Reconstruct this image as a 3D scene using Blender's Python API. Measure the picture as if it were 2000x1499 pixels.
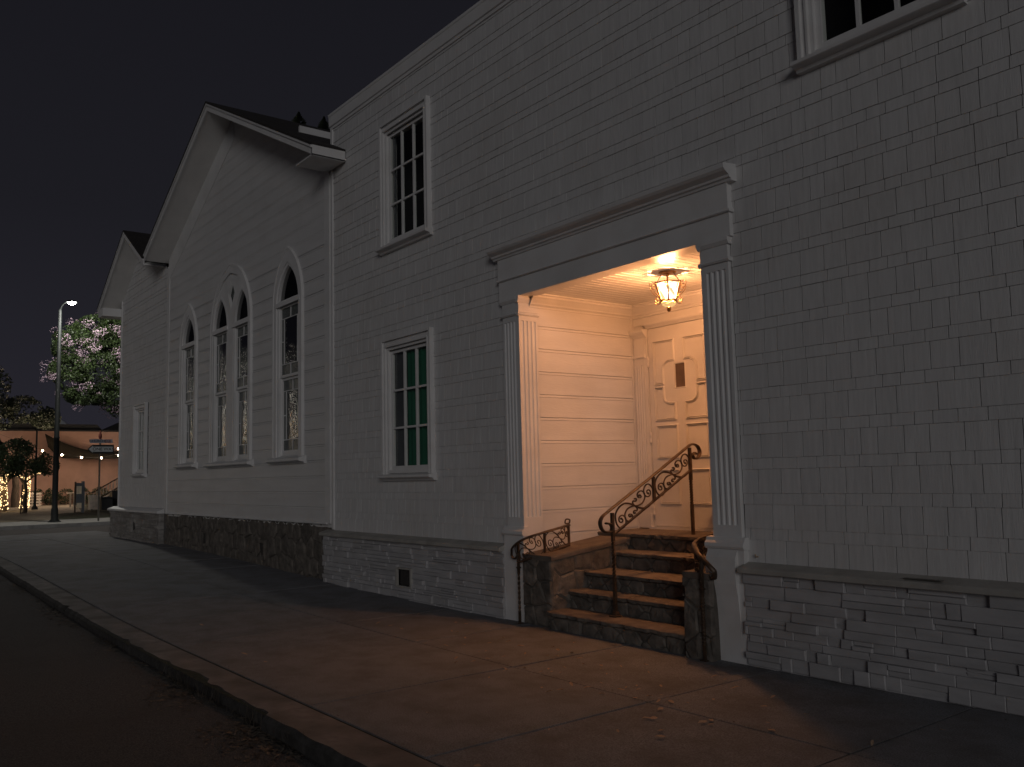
import bpy, math, random
from mathutils import Vector, Matrix, noise
R = math.radians
S = bpy.context.scene
for o in list(bpy.data.objects): bpy.data.objects.remove(o)
random.seed(7)

# ------------------------------------------------------------------ camera
cam = bpy.data.cameras.new('camera'); cam_o = bpy.data.objects.new('camera', cam); S.collection.objects.link(cam_o)
cam.sensor_width = 36.0; cam.lens = 1728.94 * 36.0 / 2000.0
cam.clip_start = 0.05; cam.clip_end = 600
rt = Vector((0.6072775, 0.7941077, -0.0246369)); up = Vector((0.0961845, -0.0427028, 0.9944471)); fw = Vector((-0.7886460, 0.6062750, 0.1023133))
mm = Matrix((rt, up, -fw)).transposed().to_4x4(); mm.translation = Vector((0, -5.7, 1.49))
cam_o.matrix_world = mm
S.camera = cam_o

# ------------------------------------------------------------------ night sky
world = bpy.data.worlds.new('World'); S.world = world; world.use_nodes = True
nt = world.node_tree; nt.nodes.clear()
out = nt.nodes.new('ShaderNodeOutputWorld'); bg = nt.nodes.new('ShaderNodeBackground')
tc = nt.nodes.new('ShaderNodeTexCoord'); sep = nt.nodes.new('ShaderNodeSeparateXYZ'); rmp = nt.nodes.new('ShaderNodeValToRGB')
nt.links.new(tc.outputs['Generated'], sep.inputs[0]); nt.links.new(sep.outputs['Z'], rmp.inputs[0])
e = rmp.color_ramp.elements
e[0].position = 0.0; e[0].color = (.0200, .0190, .0260, 1)
e[1].position = 0.5; e[1].color = (.0092, .0090, .0122, 1)
x = rmp.color_ramp.elements.new(0.12); x.color = (.0165, .0158, .0215, 1)
x = rmp.color_ramp.elements.new(0.28); x.color = (.0115, .0113, .0150, 1)
nt.links.new(rmp.outputs[0], bg.inputs['Color']); bg.inputs['Strength'].default_value = 1.0
nt.links.new(bg.outputs[0], out.inputs['Surface'])

# ------------------------------------------------------------------ faint moon / town light, from the front right
sun = bpy.data.lights.new('moonlight', 'SUN'); sun.energy = 0.315; sun.angle = R(20); sun.color = (1.0, .985, .985)
sun_o = bpy.data.objects.new('moonlight', sun); S.collection.objects.link(sun_o)
sd = Vector((0.80, -0.57, 0.20)).normalized()
sun_o.rotation_euler = sd.to_track_quat('Z', 'Y').to_euler(); sun_o.location = (6, -20, 15)

S.view_settings.view_transform = 'Standard'; S.view_settings.look = 'None'
S.view_settings.exposure = 0.0; S.view_settings.gamma = 1.0; S.view_settings.use_curve_mapping = False

# ------------------------------------------------------------------ helpers
class MB:
    def __init__(s): s.v = []; s.f = []; s.sm = []; s.mi = []
    def add(s, verts, faces, smooth=False, mi=0):
        n = len(s.v); s.v += [tuple(p) for p in verts]
        for f in faces: s.f.append([i + n for i in f]); s.sm.append(smooth); s.mi.append(mi)
    def box(s, x0, x1, y0, y1, z0, z1, M=None, mi=0):
        P = [(x0,y0,z0),(x1,y0,z0),(x1,y1,z0),(x0,y1,z0),(x0,y0,z1),(x1,y0,z1),(x1,y1,z1),(x0,y1,z1)]
        if M: P = [M @ Vector(p) for p in P]
        s.add(P, [(0,3,2,1),(4,5,6,7),(0,1,5,4),(1,2,6,5),(2,3,7,6),(3,0,4,7)], mi=mi)
    def bbox(s, x0, x1, y0, y1, z0, z1, b=.006, mi=0):     # box with chamfered edges on all sides
        P = []; 
        for sx in (0,1):
            for sy in (0,1):
                for sz in (0,1):
                    X = (x0,x1)[sx]; Y = (y0,y1)[sy]; Z = (z0,z1)[sz]
                    dx = b*(1-2*sx); dy = b*(1-2*sy); dz = b*(1-2*sz)
                    P += [(X, Y+dy, Z+dz), (X+dx, Y, Z+dz), (X+dx, Y+dy, Z)]
        i = lambda a,b_,c,k: (a*4+b_*2+c)*3+k
        F = [(i(0,0,0,0),i(0,0,1,0),i(0,1,1,0),i(0,1,0,0)), (i(1,0,0,0),i(1,1,0,0),i(1,1,1,0),i(1,0,1,0)),
             (i(0,0,0,1),i(1,0,0,1),i(1,0,1,1),i(0,0,1,1)), (i(0,1,0,1),i(0,1,1,1),i(1,1,1,1),i(1,1,0,1)),
             (i(0,0,0,2),i(0,1,0,2),i(1,1,0,2),i(1,0,0,2)), (i(0,0,1,2),i(1,0,1,2),i(1,1,1,2),i(0,1,1,2))]
        for a in (0,1):
            for b_ in (0,1):
                F += [(i(a,b_,0,0),i(a,b_,1,0),i(a,b_,1,1),i(a,b_,0,1)), (i(a,0,b_,0),i(a,1,b_,0),i(a,1,b_,2),i(a,0,b_,2)), (i(0,a,b_,1),i(1,a,b_,1),i(1,a,b_,2),i(0,a,b_,2))]
                for c in (0,1): F.append((i(a,b_,c,0),i(a,b_,c,1),i(a,b_,c,2)))
        s.add(P, F, mi=mi)
    def prism(s, poly, axis, a, b, mi=0, smooth=False):     # poly 2d; axis 'x','y','z' extruded from a to b
        n = len(poly)
        def q(p, t): return {'x': (t, p[0], p[1]), 'y': (p[0], t, p[1]), 'z': (p[0], p[1], t)}[axis]
        P = [q(p, a) for p in poly] + [q(p, b) for p in poly]
        s.add(P, [(i, (i+1) % n, (i+1) % n + n, i + n) for i in range(n)], smooth, mi)
        s.add(P[:n], [tuple(range(n))], False, mi); s.add(P[n:], [tuple(range(n))[::-1]], False, mi)
    def tube(s, pts, r, n=8, closed=False, cap=True, sx=1.0, sy=1.0, mi=0, twist=0.0, smooth=True, refup=None):
        pts = [Vector(p) for p in pts]; m = len(pts)
        rr = r if isinstance(r, (list, tuple)) else [r]*m
        T = []
        for i in range(m):
            a = pts[(i-1) % m] if (i > 0 or closed) else pts[i]; b = pts[(i+1) % m] if (i < m-1 or closed) else pts[i]
            t = (b-a); T.append(t.normalized() if t.length > 1e-9 else Vector((0,0,1)))
        u = refup or (Vector((0,0,1)) if abs(T[0].z) < .9 else Vector((1,0,0)))
        N = (u - T[0]*u.dot(T[0])).normalized(); V = []
        for i in range(m):
            if i: N = (N - T[i]*N.dot(T[i]));  N = N.normalized() if N.length > 1e-6 else Vector((1,0,0))
            if refup is not None:
                N2 = refup - T[i]*refup.dot(T[i]); 
                if N2.length > 1e-3: N = N2.normalized()
            B = T[i].cross(N)
            for k in range(n):
                a = 2*math.pi*(k+.5)/n; ca = math.cos(a)*sx; sa = math.sin(a)*sy
                w = twist*i; c2 = ca*math.cos(w)-sa*math.sin(w); s2 = ca*math.sin(w)+sa*math.cos(w)
                V.append(pts[i] + (N*c2 + B*s2)*rr[i])
        F = []
        for i in range(m if closed else m-1):
            j = (i+1) % m
            for k in range(n): F.append((i*n+k, i*n+(k+1) % n, j*n+(k+1) % n, j*n+k))
        s.add(V, F, smooth, mi)
        if cap and not closed:
            s.add(V[:n], [tuple(range(n))[::-1]], False, mi); s.add(V[-n:], [tuple(range(n))], False, mi)
    def lathe(s, prof, c, n=16, mi=0, axis=Vector((0,0,1)), smooth=True, rot=0):
        V = []; F = []
        for r, z in prof:
            for k in range(n):
                a = 2*math.pi*k/n + rot; V.append((c[0]+r*math.cos(a), c[1]+r*math.sin(a), c[2]+z))
        for i in range(len(prof)-1):
            for k in range(n): F.append((i*n+k, i*n+(k+1) % n, (i+1)*n+(k+1) % n, (i+1)*n+k))
        F.append(tuple(range(n))[::-1]); m = len(prof)-1; F.append(tuple(m*n+k for k in range(n)))
        s.add(V, F[:-2], smooth, mi); s.add(V[:n], [tuple(range(n))[::-1]], False, mi); s.add(V[-n:], [tuple(range(n))], False, mi)
    def sphere(s, c, r, n=8, m=5, mi=0, sz=1.0):
        prof = [(max(r*math.sin(math.pi*i/m), 1e-4), -r*sz*math.cos(math.pi*i/m)) for i in range(m+1)]
        s.lathe(prof, c, n, mi)

def col(*a): return (a[0], a[1], a[2], 1)
def obj(name, mb, mats, parent=None):
    me = bpy.data.meshes.new(name)
    off = Vector((0,0,0)); p = parent
    while p is not None: off += Vector(p.location); p = p.parent
    me.from_pydata([tuple(Vector(v)-off) for v in mb.v], [], mb.f)
    if not isinstance(mats, (list, tuple)): mats = [mats]
    for m in mats: me.materials.append(m)
    me.polygons.foreach_set('use_smooth', mb.sm); me.polygons.foreach_set('material_index', mb.mi)
    me.update()
    o = bpy.data.objects.new(name, me); S.collection.objects.link(o)
    if parent is not None: o.parent = parent
    return o
def thing(name, label, cat, loc, group=None):
    o = bpy.data.objects.new(name, None); S.collection.objects.link(o); o.location = loc; o.empty_display_size = .2
    o['label'] = label; o['category'] = cat
    if group: o['group'] = group
    return o
def tag(o, label, cat, group=None, kind=None):
    o['label'] = label; o['category'] = cat
    if group: o['group'] = group
    if kind: o['kind'] = kind
    return o
def struct(name, mb, mats):
    o = obj(name, mb, mats); o['kind'] = 'structure'; return o
def cr(pts, k=5, closed=False):                            # Catmull-Rom
    P = [Vector(p) for p in pts]; n = len(P); out = []
    for i in range(n-1):
        a = P[max(i-1,0)]; b = P[i]; c = P[i+1]; d = P[min(i+2,n-1)]
        for j in range(k):
            t = j/k; out.append(.5*((2*b)+(c-a)*t+(2*a-5*b+4*c-d)*t*t+(3*b-3*c+d-a)*t**3))
    out.append(P[-1]); return out

# ------------------------------------------------------------------ materials
def mat(name, base, rough=.6, var=.06, scale=3.0, bump=0.0, bscale=40.0, metal=0.0, island=0.0, stretch=None, spec=.5, dirt=None, dscale=1.2, damt=.5, dlo=.5, dhi=.7):
    m = bpy.data.materials.new(name); m.use_nodes = True; t = m.node_tree; N = t.nodes; L = t.links
    b = N['Principled BSDF']; b.inputs['Roughness'].default_value = rough; b.inputs['Metallic'].default_value = metal
    b.inputs['Specular IOR Level'].default_value = spec
    tcn = N.new('ShaderNodeTexCoord'); src = tcn.outputs['Object']
    if stretch:
        mp = N.new('ShaderNodeMapping'); mp.inputs['Scale'].default_value = stretch; L.new(src, mp.inputs[0]); vec = mp.outputs[0]
    else: vec = src
    nz = N.new('ShaderNodeTexNoise'); nz.inputs['Scale'].default_value = scale; nz.inputs['Detail'].default_value = 6; L.new(vec, nz.inputs['Vector'])
    r1 = N.new('ShaderNodeMapRange'); r1.inputs['From Min'].default_value = .3; r1.inputs['From Max'].default_value = .7
    r1.inputs['To Min'].default_value = 1-var*1.6; r1.inputs['To Max'].default_value = 1+var*.6; L.new(nz.outputs[0], r1.inputs[0])
    fac = r1.outputs[0]
    if island:
        g = N.new('ShaderNodeNewGeometry'); r2 = N.new('ShaderNodeMapRange'); r2.inputs['To Min'].default_value = 1-island; r2.inputs['To Max'].default_value = 1+island*.5
        L.new(g.outputs['Random Per Island'], r2.inputs[0]); mu = N.new('ShaderNodeMath'); mu.operation = 'MULTIPLY'; L.new(fac, mu.inputs[0]); L.new(r2.outputs[0], mu.inputs[1]); fac = mu.outputs[0]
    vm = N.new('ShaderNodeVectorMath'); vm.operation = 'SCALE'; vm.inputs[0].default_value = base; L.new(fac, vm.inputs['Scale'])
    c = vm.outputs[0]
    if dirt:
        n2 = N.new('ShaderNodeTexNoise'); n2.inputs['Scale'].default_value = dscale; n2.inputs['Detail'].default_value = 8; n2.inputs['Roughness'].default_value = .65; L.new(src, n2.inputs['Vector'])
        r3 = N.new('ShaderNodeMapRange'); r3.inputs['From Min'].default_value = dlo; r3.inputs['From Max'].default_value = dhi; r3.inputs['To Max'].default_value = damt; L.new(n2.outputs[0], r3.inputs[0])
        mx = N.new('ShaderNodeMix'); mx.data_type = 'RGBA'; L.new(r3.outputs[0], mx.inputs[0]); L.new(c, mx.inputs[6]); mx.inputs[7].default_value = col(*dirt); c = mx.outputs[2]
    L.new(c, b.inputs['Base Color'])
    if bump:
        n3 = N.new('ShaderNodeTexNoise'); n3.inputs['Scale'].default_value = bscale; n3.inputs['Detail'].default_value = 5; L.new(vec, n3.inputs['Vector'])
        bp = N.new('ShaderNodeBump'); bp.inputs['Strength'].default_value = 1.0; bp.inputs['Distance'].default_value = bump; L.new(n3.outputs[0], bp.inputs['Height']); L.new(bp.outputs[0], b.inputs['Normal'])
    return m
WHITE = (.70, .69, .68)
M = {}
M['paint'] = mat('white_trim_paint', (.74,.73,.72), .5, .05, 2.5, .0012, 60, dirt=(.45,.40,.34), dscale=2.2, damt=.22)
M['siding'] = mat('white_siding_paint', WHITE, .5, .05, 1.6, .0010, 14, stretch=(.6,1,5), dirt=(.42,.38,.33), dscale=.9, damt=.22)
M['shingle'] = mat('white_shingle_paint', WHITE, .6, .06, 9, .0022, 26, stretch=(4.5,4.5,.35), island=.035, dirt=(.46,.41,.36), dscale=.8, damt=.25)
M['soffit'] = mat('lightened_soffit_paint', (.86,.84,.81), .6, .04, 3)  # trim white made lighter so the shaded eave undersides look better lit
M['veneer2'] = mat('weathered_wing_stone', (.33,.31,.29), .7, .2, 6, .007, 11, stretch=(.5,1,2.4), island=.25, dirt=(.17,.15,.14), dscale=2, damt=.5)
M['gapshade'] = mat('gap_shade_backing', (.16,.155,.15), .9, .1, 4)  # white backing given a dark colour so the shingle gaps look shaded
M['veneer'] = mat('white_painted_stone', (.47,.46,.465), .6, .10, 6, .007, 11, stretch=(.5,1,2.4), island=.10, dirt=(.30,.27,.25), dscale=1.6, damt=.4)
M['ledge'] = mat('grey_ledge', (.42,.40,.365), .65, .12, 5, .002, 40, dirt=(.2,.18,.15), dscale=3, damt=.5)
M['rubble'] = mat('rubble_stone', (.178,.155,.132), .85, .35, 9, .022, 18, island=.22, dirt=(.10,.09,.08), dscale=3.5, damt=.6)
M['mortar'] = mat('dark_mortar', (.12,.105,.09), .95, .2, 8, .01, 30)
M['flag'] = mat('flagstone', (.175,.142,.118), .8, .22, 7, .006, 26, island=.18, dirt=(.11,.085,.07), dscale=4, damt=.5)
M['iron'] = mat('bronze_painted_iron', (.105,.068,.045), .42, .35, 14, .0012, 70, metal=.35, dirt=(.035,.024,.018), dscale=9, damt=.7)
M['darkiron'] = mat('dark_green_iron', (.012,.014,.014), .6, .2, 5, .0006, 60, spec=.25)
M['roof'] = mat('dark_roof_shingle', (.035,.030,.027), .9, .3, 12, .01, 30)
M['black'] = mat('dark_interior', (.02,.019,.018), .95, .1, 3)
M['brass'] = mat('aged_brass', (.32,.19,.08), .35, .25, 30, .0005, 80, metal=.9)
M['vent'] = mat('vent_mesh', (.05,.045,.04), .8, .3, 60, .004, 90)
M['concrete'] = mat('old_sidewalk_concrete', (.250,.255,.270), .85, .34, 120, .005, 90, dirt=(.105,.092,.085), dscale=2.6, damt=.70, dlo=.42, dhi=.70)
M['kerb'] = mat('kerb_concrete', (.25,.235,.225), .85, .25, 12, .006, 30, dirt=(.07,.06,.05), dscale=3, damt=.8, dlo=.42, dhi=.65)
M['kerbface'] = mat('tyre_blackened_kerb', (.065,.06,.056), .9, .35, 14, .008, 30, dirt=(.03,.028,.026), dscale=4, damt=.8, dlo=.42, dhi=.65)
M['asphalt'] = mat('asphalt', (.098,.088,.086), .9, .5, 110, .006, 120, dirt=(.055,.046,.042), dscale=.8, damt=.7)
M['gutter'] = mat('pale_gutter_concrete', (.34,.335,.32), .8, .15, 6, .002, 40, dirt=(.1,.1,.09), dscale=.8, damt=.5)
M['weed'] = mat('dry_weed', (.15,.12,.09), .9, .4, 9, island=.5)
M['leaf'] = mat('dry_leaf', (.52,.36,.24), .7, .3, 30, .001, 60, island=.3)
M['stucco'] = mat('orange_stucco', (.46,.27,.20), .85, .08, 1.5, .004, 30, dirt=(.36,.22,.17), dscale=.6, damt=.35)
M['parapet'] = mat('dark_parapet', (.02,.02,.02), .8, .1, 4)
M['sail'] = mat('shade_sail_cloth', (.022,.018,.013), .95, .1, 5, .002, 50, spec=.05)
M['wood'] = mat('weathered_white_wood', (.66,.56,.46), .7, .2, 7, .002, 30)
M['greybox'] = mat('grey_metal', (.13,.14,.15), .5, .15, 6, .001, 30)
M['poster'] = mat('cream_poster', (.80,.66,.46), .6, .12, 9)
M['plastic'] = mat('dark_plastic', (.03,.03,.032), .5, .1, 4)
M['bush'] = mat('bush_leaves', (.04,.065,.025), .6, .2, 6, island=.6)
M['treeleaf'] = mat('tree_leaves', (.04,.066,.018), .55, .2, 3, island=.6)
M['darkleaf'] = mat('dark_tree_leaves', (.035,.045,.025), .6, .2, 3, island=.5)
M['blossom'] = mat('pink_blossom', (.58,.42,.52), .7, .1, 5, island=.25)
M['bark'] = mat('bark', (.09,.065,.045), .9, .3, 12, .01, 25, stretch=(2,2,.4))
M['grass'] = mat('dark_lawn', (.03,.036,.015), .95, .4, 30, .02, 60)
M['stain'] = mat('leaded_border_glass', (.085,.10,.095), .25, .3, 40, .004, 60, island=.4)
M['green'] = mat('green_curtain', (.016,.115,.062), .8, .1, 4, spec=.2)
M['curtain'] = mat('pale_curtain', (.09,.092,.10), .85, .1, 4)
M['hydrant'] = mat('red_finial', (.20,.05,.035), .5, .1, 6)
M['signwhite'] = mat('sign_white', (.50,.52,.52), .5, .05, 6)
M['signblack'] = mat('sign_black', (.012,.012,.012), .5, .05, 6)
M['signblue'] = mat('street_sign_face', (.30,.32,.36), .5, .05, 6)
M['signdark'] = mat('street_sign_ink', (.04,.045,.07), .5, .05, 6)
M['galv'] = mat('galvanised_steel', (.16,.15,.13), .5, .2, 8, metal=.4)
M['tent'] = mat('white_canopy', (.70,.72,.72), .7, .05, 3)
def glassmat(name, bump=0, bs=60, rough=.02, tint=(.9,.93,.9), refl=1.0, ior=1.5):
    m = bpy.data.materials.new(name); m.use_nodes = True; t = m.node_tree; N = t.nodes; L = t.links; N.remove(N['Principled BSDF'])
    o = N['Material Output']; tr = N.new('ShaderNodeBsdfTransparent'); tr.inputs[0].default_value = col(*tint)
    gl = N.new('ShaderNodeBsdfGlossy'); gl.inputs['Roughness'].default_value = rough; gl.inputs['Color'].default_value = (refl,refl,refl,1)
    lw = N.new('ShaderNodeLayerWeight'); lw.inputs['Blend'].default_value = .5; f0 = ((ior-1)/(ior+1))**2     # Schlick, the same from both sides of the pane
    pw = N.new('ShaderNodeMath'); pw.operation = 'POWER'; pw.inputs[1].default_value = 5; L.new(lw.outputs['Facing'], pw.inputs[0])
    fr = N.new('ShaderNodeMath'); fr.operation = 'MULTIPLY_ADD'; fr.inputs[1].default_value = 1-f0; fr.inputs[2].default_value = f0; L.new(pw.outputs[0], fr.inputs[0]); mx = N.new('ShaderNodeMixShader')
    L.new(fr.outputs[0], mx.inputs[0]); L.new(tr.outputs[0], mx.inputs[1]); L.new(gl.outputs[0], mx.inputs[2]); L.new(mx.outputs[0], o.inputs[0])
    if bump:
        tcn = N.new('ShaderNodeTexCoord'); n3 = N.new('ShaderNodeTexVoronoi'); n3.inputs['Scale'].default_value = bs; L.new(tcn.outputs['Object'], n3.inputs['Vector'])
        bp = N.new('ShaderNodeBump'); bp.inputs['Distance'].default_value = bump; L.new(n3.outputs[0], bp.inputs['Height'])
        L.new(bp.outputs[0], gl.inputs['Normal']); L.new(bp.outputs[0], lw.inputs['Normal'])
    return m
M['glass'] = glassmat('window_glass')
M['pebble'] = glassmat('pebbled_church_glass', .0035, 22, .05, (.35,.38,.36), 1.0, 1.75)
M['archglass'] = glassmat('dull_arch_glass', 0, 60, .1, (.5,.5,.5), .4)
def emit(name, c, s, base=None):
    m = bpy.data.materials.new(name); m.use_nodes = True; b = m.node_tree.nodes['Principled BSDF']
    b.inputs['Base Color'].default_value = col(*(base or c)); b.inputs['Emission Color'].default_value = col(*c); b.inputs['Emission Strength'].default_value = s
    return m
M['led'] = emit('string_light_bulb', (1.0,.70,.34), 3.2)
M['led2'] = emit('gold_light', (1.0,.66,.28), 4.5); M['led3'] = emit('white_light', (1.0,.93,.80), 6)
M['globe'] = emit('patio_bulb', (1.0,.74,.50), 30)
M['lamphead'] = emit('street_lamp_lens', (1.0,.98,.90), 60)
# slag glass of the lantern: streaks of clear white and amber
m = bpy.data.materials.new('lantern_slag_glass'); m.use_nodes = True; t = m.node_tree; N = t.nodes; L = t.links; N.remove(N['Principled BSDF'])
tcn = N.new('ShaderNodeTexCoord'); mp = N.new('ShaderNodeMapping'); mp.inputs['Rotation'].default_value = (.5,.6,.7); mp.inputs['Scale'].default_value = (1,1,.45)
wv = N.new('ShaderNodeTexNoise'); wv.inputs['Scale'].default_value = 9; wv.inputs['Distortion'].default_value = 1.2; wv.inputs['Detail'].default_value = 2
cr_ = N.new('ShaderNodeValToRGB'); ee = cr_.color_ramp.elements; ee[0].position = .36; ee[0].color = (.62,.27,.07,1); ee[1].position = .47; ee[1].color = (.92,.93,.95,1); q = ee.new(.42); q.color = (.85,.62,.22,1)
em = N.new('ShaderNodeEmission'); em.inputs['Strength'].default_value = .80; tr = N.new('ShaderNodeBsdfTransparent'); tr.inputs[0].default_value = (1,.9,.75,1); ms = N.new('ShaderNodeMixShader'); ms.inputs[0].default_value = .74
em.inputs['Strength'].default_value = 1.7
L.new(tcn.outputs['Object'], mp.inputs[0]); L.new(mp.outputs[0], wv.inputs['Vector']); L.new(wv.outputs[0], cr_.inputs[0]); L.new(cr_.outputs[0], em.inputs[0])
L.new(tr.outputs[0], ms.inputs[1]); L.new(em.outputs[0], ms.inputs[2]); L.new(ms.outputs[0], N['Material Output'].inputs[0])
M['slag'] = m
m = bpy.data.materials.new('lit_bowl_glass'); m.use_nodes = True; t = m.node_tree; N = t.nodes; L = t.links; N.remove(N['Principled BSDF'])
em = N.new('ShaderNodeEmission'); em.inputs[0].default_value = (1,.72,.30,1); em.inputs[1].default_value = 1.1
tr = N.new('ShaderNodeBsdfTransparent'); tr.inputs[0].default_value = (1,.93,.8,1); ms = N.new('ShaderNodeMixShader'); ms.inputs[0].default_value = .35
L.new(tr.outputs[0], ms.inputs[1]); L.new(em.outputs[0], ms.inputs[2]); L.new(ms.outputs[0], N['Material Output'].inputs[0]); M['bowl'] = m

# ------------------------------------------------------------------ ground
def g(x):                                                # pavement rises a little towards the far corner
    t = min(max((-8 - x)/12.0, 0), 1); return .2*t*t*(3-2*t)
mb = MB()
for i in range(40):                                       # the far town floor
    pass
mb = MB(); xs = [200, 40] + [10-2*i for i in range(17)] + [-24.4, -27.3] ; ys = [-200, -60, -20, -9, -6, -4.4, -3.42]
mb.add([(x, y, g(x)-.085) for x in xs for y in ys], [(i*len(ys)+j, i*len(ys)+j+1, (i+1)*len(ys)+j+1, (i+1)*len(ys)+j) for i in range(len(xs)-1) for j in range(len(ys)-1)])
# cross street
mb.add([(-27.3,-200,.08),(-27.3,200,.08),(-33.6,200,.08),(-33.6,-200,.08)], [(0,1,2,3)])
struct('road', mb, M['asphalt'])
mb = MB(); mb.add([(-33.6,-300,.05),(-33.6,300,.05),(-400,300,.05),(-400,-300,.05)], [(0,1,2,3)])
mb.add([(-27.3,-3.42,.02),(200,-3.42,-.3),(200,200,-.3),(-27.3,200,.02)], [(0,3,2,1)])
struct('ground', mb, M['grass'])
mb = MB()                                                 # pale concrete gutter pan at the corner
mb.add([(-24.6,-30,.085),(-27.9,-30,.085),(-27.9,40,.085),(-24.6,40,.085)], [(0,1,2,3)]); 
struct('gutter_pan', mb, M['gutter'])

# sidewalk slabs with real joints
mb = MB()
def slab(x0, x1, y0, y1, dz=0):
    n = max(2, int((x1-x0)/.35)); k = 4
    V = []; gp = .009
    xs = [x0+gp+(x1-x0-2*gp)*i/n for i in range(n+1)]; ys = [y0+gp+(y1-y0-2*gp)*i/k for i in range(k+1)]
    for x in xs:
        for y in ys: V.append((x, y, g(x)+dz+.006*noise.noise(Vector((x*.6, y*.6, 0)))))
    m = k+1; F = [(i*m+j, (i+1)*m+j, (i+1)*m+j+1, i*m+j+1) for i in range(n) for j in range(k)]
    mb.add(V, F)
    ring = [i*m for i in range(n+1)] + [n*m+j for j in range(1, m)] + [i*m+k for i in range(n-1, -1, -1)] + [j for j in range(k-1, 0, -1)]
    W = [V[i] for i in ring]; q = len(W); mb.add(W+[(x, y, z-.05) for x, y, z in W], [(i, i+q, (i+1) % q+q, (i+1) % q) for i in range(q)])
xj = [-4.2+1.45*i for i in range(6, -18, -1)]
xj = sorted(xj)
for a, b in zip(xj[:-1], xj[1:]):
    if b > -24.6+.1: pass
    slab(max(a,-24.5), b, -3.12, -1.42, random.uniform(-.003,.003))
    slab(max(a,-24.5), b, -1.42, .35, random.uniform(-.003,.003))
sw = struct('sidewalk', mb, M['concrete'])
mb = MB(); 
xs = [8]+[-2*i for i in range(0, 13)]
for a, b in zip(xs[:-1], xs[1:]): mb.add([(a,-3.2,g(a)-.03),(b,-3.2,g(b)-.03),(b,.45,g(b)-.03),(a,.45,g(a)-.03)], [(0,1,2,3)])
struct('sidewalk_bed', mb, M['mortar'])

# kerb: worn concrete with broken edges
mb = MB(); secs = []
x = 8.0
cx = [8.0]
while x > -24.5: x -= .09; cx.append(x)
prev = None; V = []; F = []
for i, x in enumerate(cx):
    nn = noise.noise(Vector((x*1.3, 3.1, 0))); n2 = noise.noise(Vector((x*5.5, 7.7, 2)))
    bite = max(0, noise.noise(Vector((x*1.1, 11.3, 5)))-.22)*.12 + max(0, n2-.25)*.05
    yf = -3.41 + .02*nn + bite; zt = g(x) - .004 + .006*n2
    if x > -5.62: yf -= .055 + .02*noise.noise(Vector((x*7, 1.5, 4))); zt += .012 + .008*noise.noise(Vector((x*4, 9, 1)))
    V += [(x, yf-.015, g(x)-.14), (x, yf-.008+.008*n2, zt-.03), (x, yf+.022+bite*.4, zt), (x, -3.135, g(x)-.003), (x, -3.128, g(x)-.1)]
for i in range(len(cx)-1):
    for j in range(2, 4): F.append((i*5+j, i*5+j+1, (i+1)*5+j+1, (i+1)*5+j))
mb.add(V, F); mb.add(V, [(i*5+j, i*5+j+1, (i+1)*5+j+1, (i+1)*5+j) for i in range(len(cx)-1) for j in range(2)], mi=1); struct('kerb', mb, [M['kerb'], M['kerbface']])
# loose grit, weeds and leaf litter caught in the gutter
mb = MB(); rnd = random.Random(3)
def litter(mb, x, y, z, s):
    a = rnd.uniform(0, 6.28); c, sn = math.cos(a), math.sin(a); t = rnd.uniform(-.6,.6)
    mb.add([(x-c*s, y-sn*s, z+.002), (x+sn*s*.35, y-c*s*.35, z+s*.25*abs(t)+.004), (x+c*s, y+sn*s, z+.004+s*.3*abs(t)), (x-sn*s*.35, y+c*s*.35, z+.003)], [(0,1,2,3)])
for i in range(4200):
    x = rnd.uniform(-16, -2.0) if i % 3 else rnd.gauss(-5.8,.9); d = abs(rnd.gauss(0, .09))*(1+.8*(abs(x+5.8)<1.4)); clump = noise.noise(Vector((x*1.2, 0, 9)))
    if clump < rnd.uniform(-.4,.35): continue
    litter(mb, x, -3.44-d, g(x)-.083, rnd.uniform(.008,.034))
for i in range(240):                                      # weeds growing along the kerb
    x = rnd.choice([-6.6,-6.9,-7.2,-7.4,-5.9,-5.2,-9.6])+rnd.gauss(0,.16); y = -3.43-abs(rnd.gauss(0,.03)); z = g(x)-.085
    h = rnd.uniform(.03,.13); dx = rnd.gauss(0,.03); dy = rnd.gauss(-.02,.025); w = .004
    mb.add([(x-w,y,z),(x+w,y,z),(x+dx+w*.3,y+dy,z+h),(x+dx-w*.3,y+dy,z+h)], [(0,1,2,3)])
tag(obj('gutter_litter', mb, M['weed']), 'dry weeds, grit and leaf litter caught along the worn kerb', 'litter', kind='stuff')
mb = MB()
for i in range(900):
    x = rnd.uniform(-14, -1.5); y = -1.42+rnd.gauss(0,.012) if i % 2 else -3.12+rnd.gauss(0,.02)
    if i % 5 == 0: y = rnd.uniform(-.25,-.13)
    litter(mb, x, y, g(x)+.006, rnd.uniform(.003,.011))
tag(obj('joint_litter', mb, M['weed']), 'crumbs of leaves lodged in the sidewalk joints', 'litter', kind='stuff')
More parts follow.
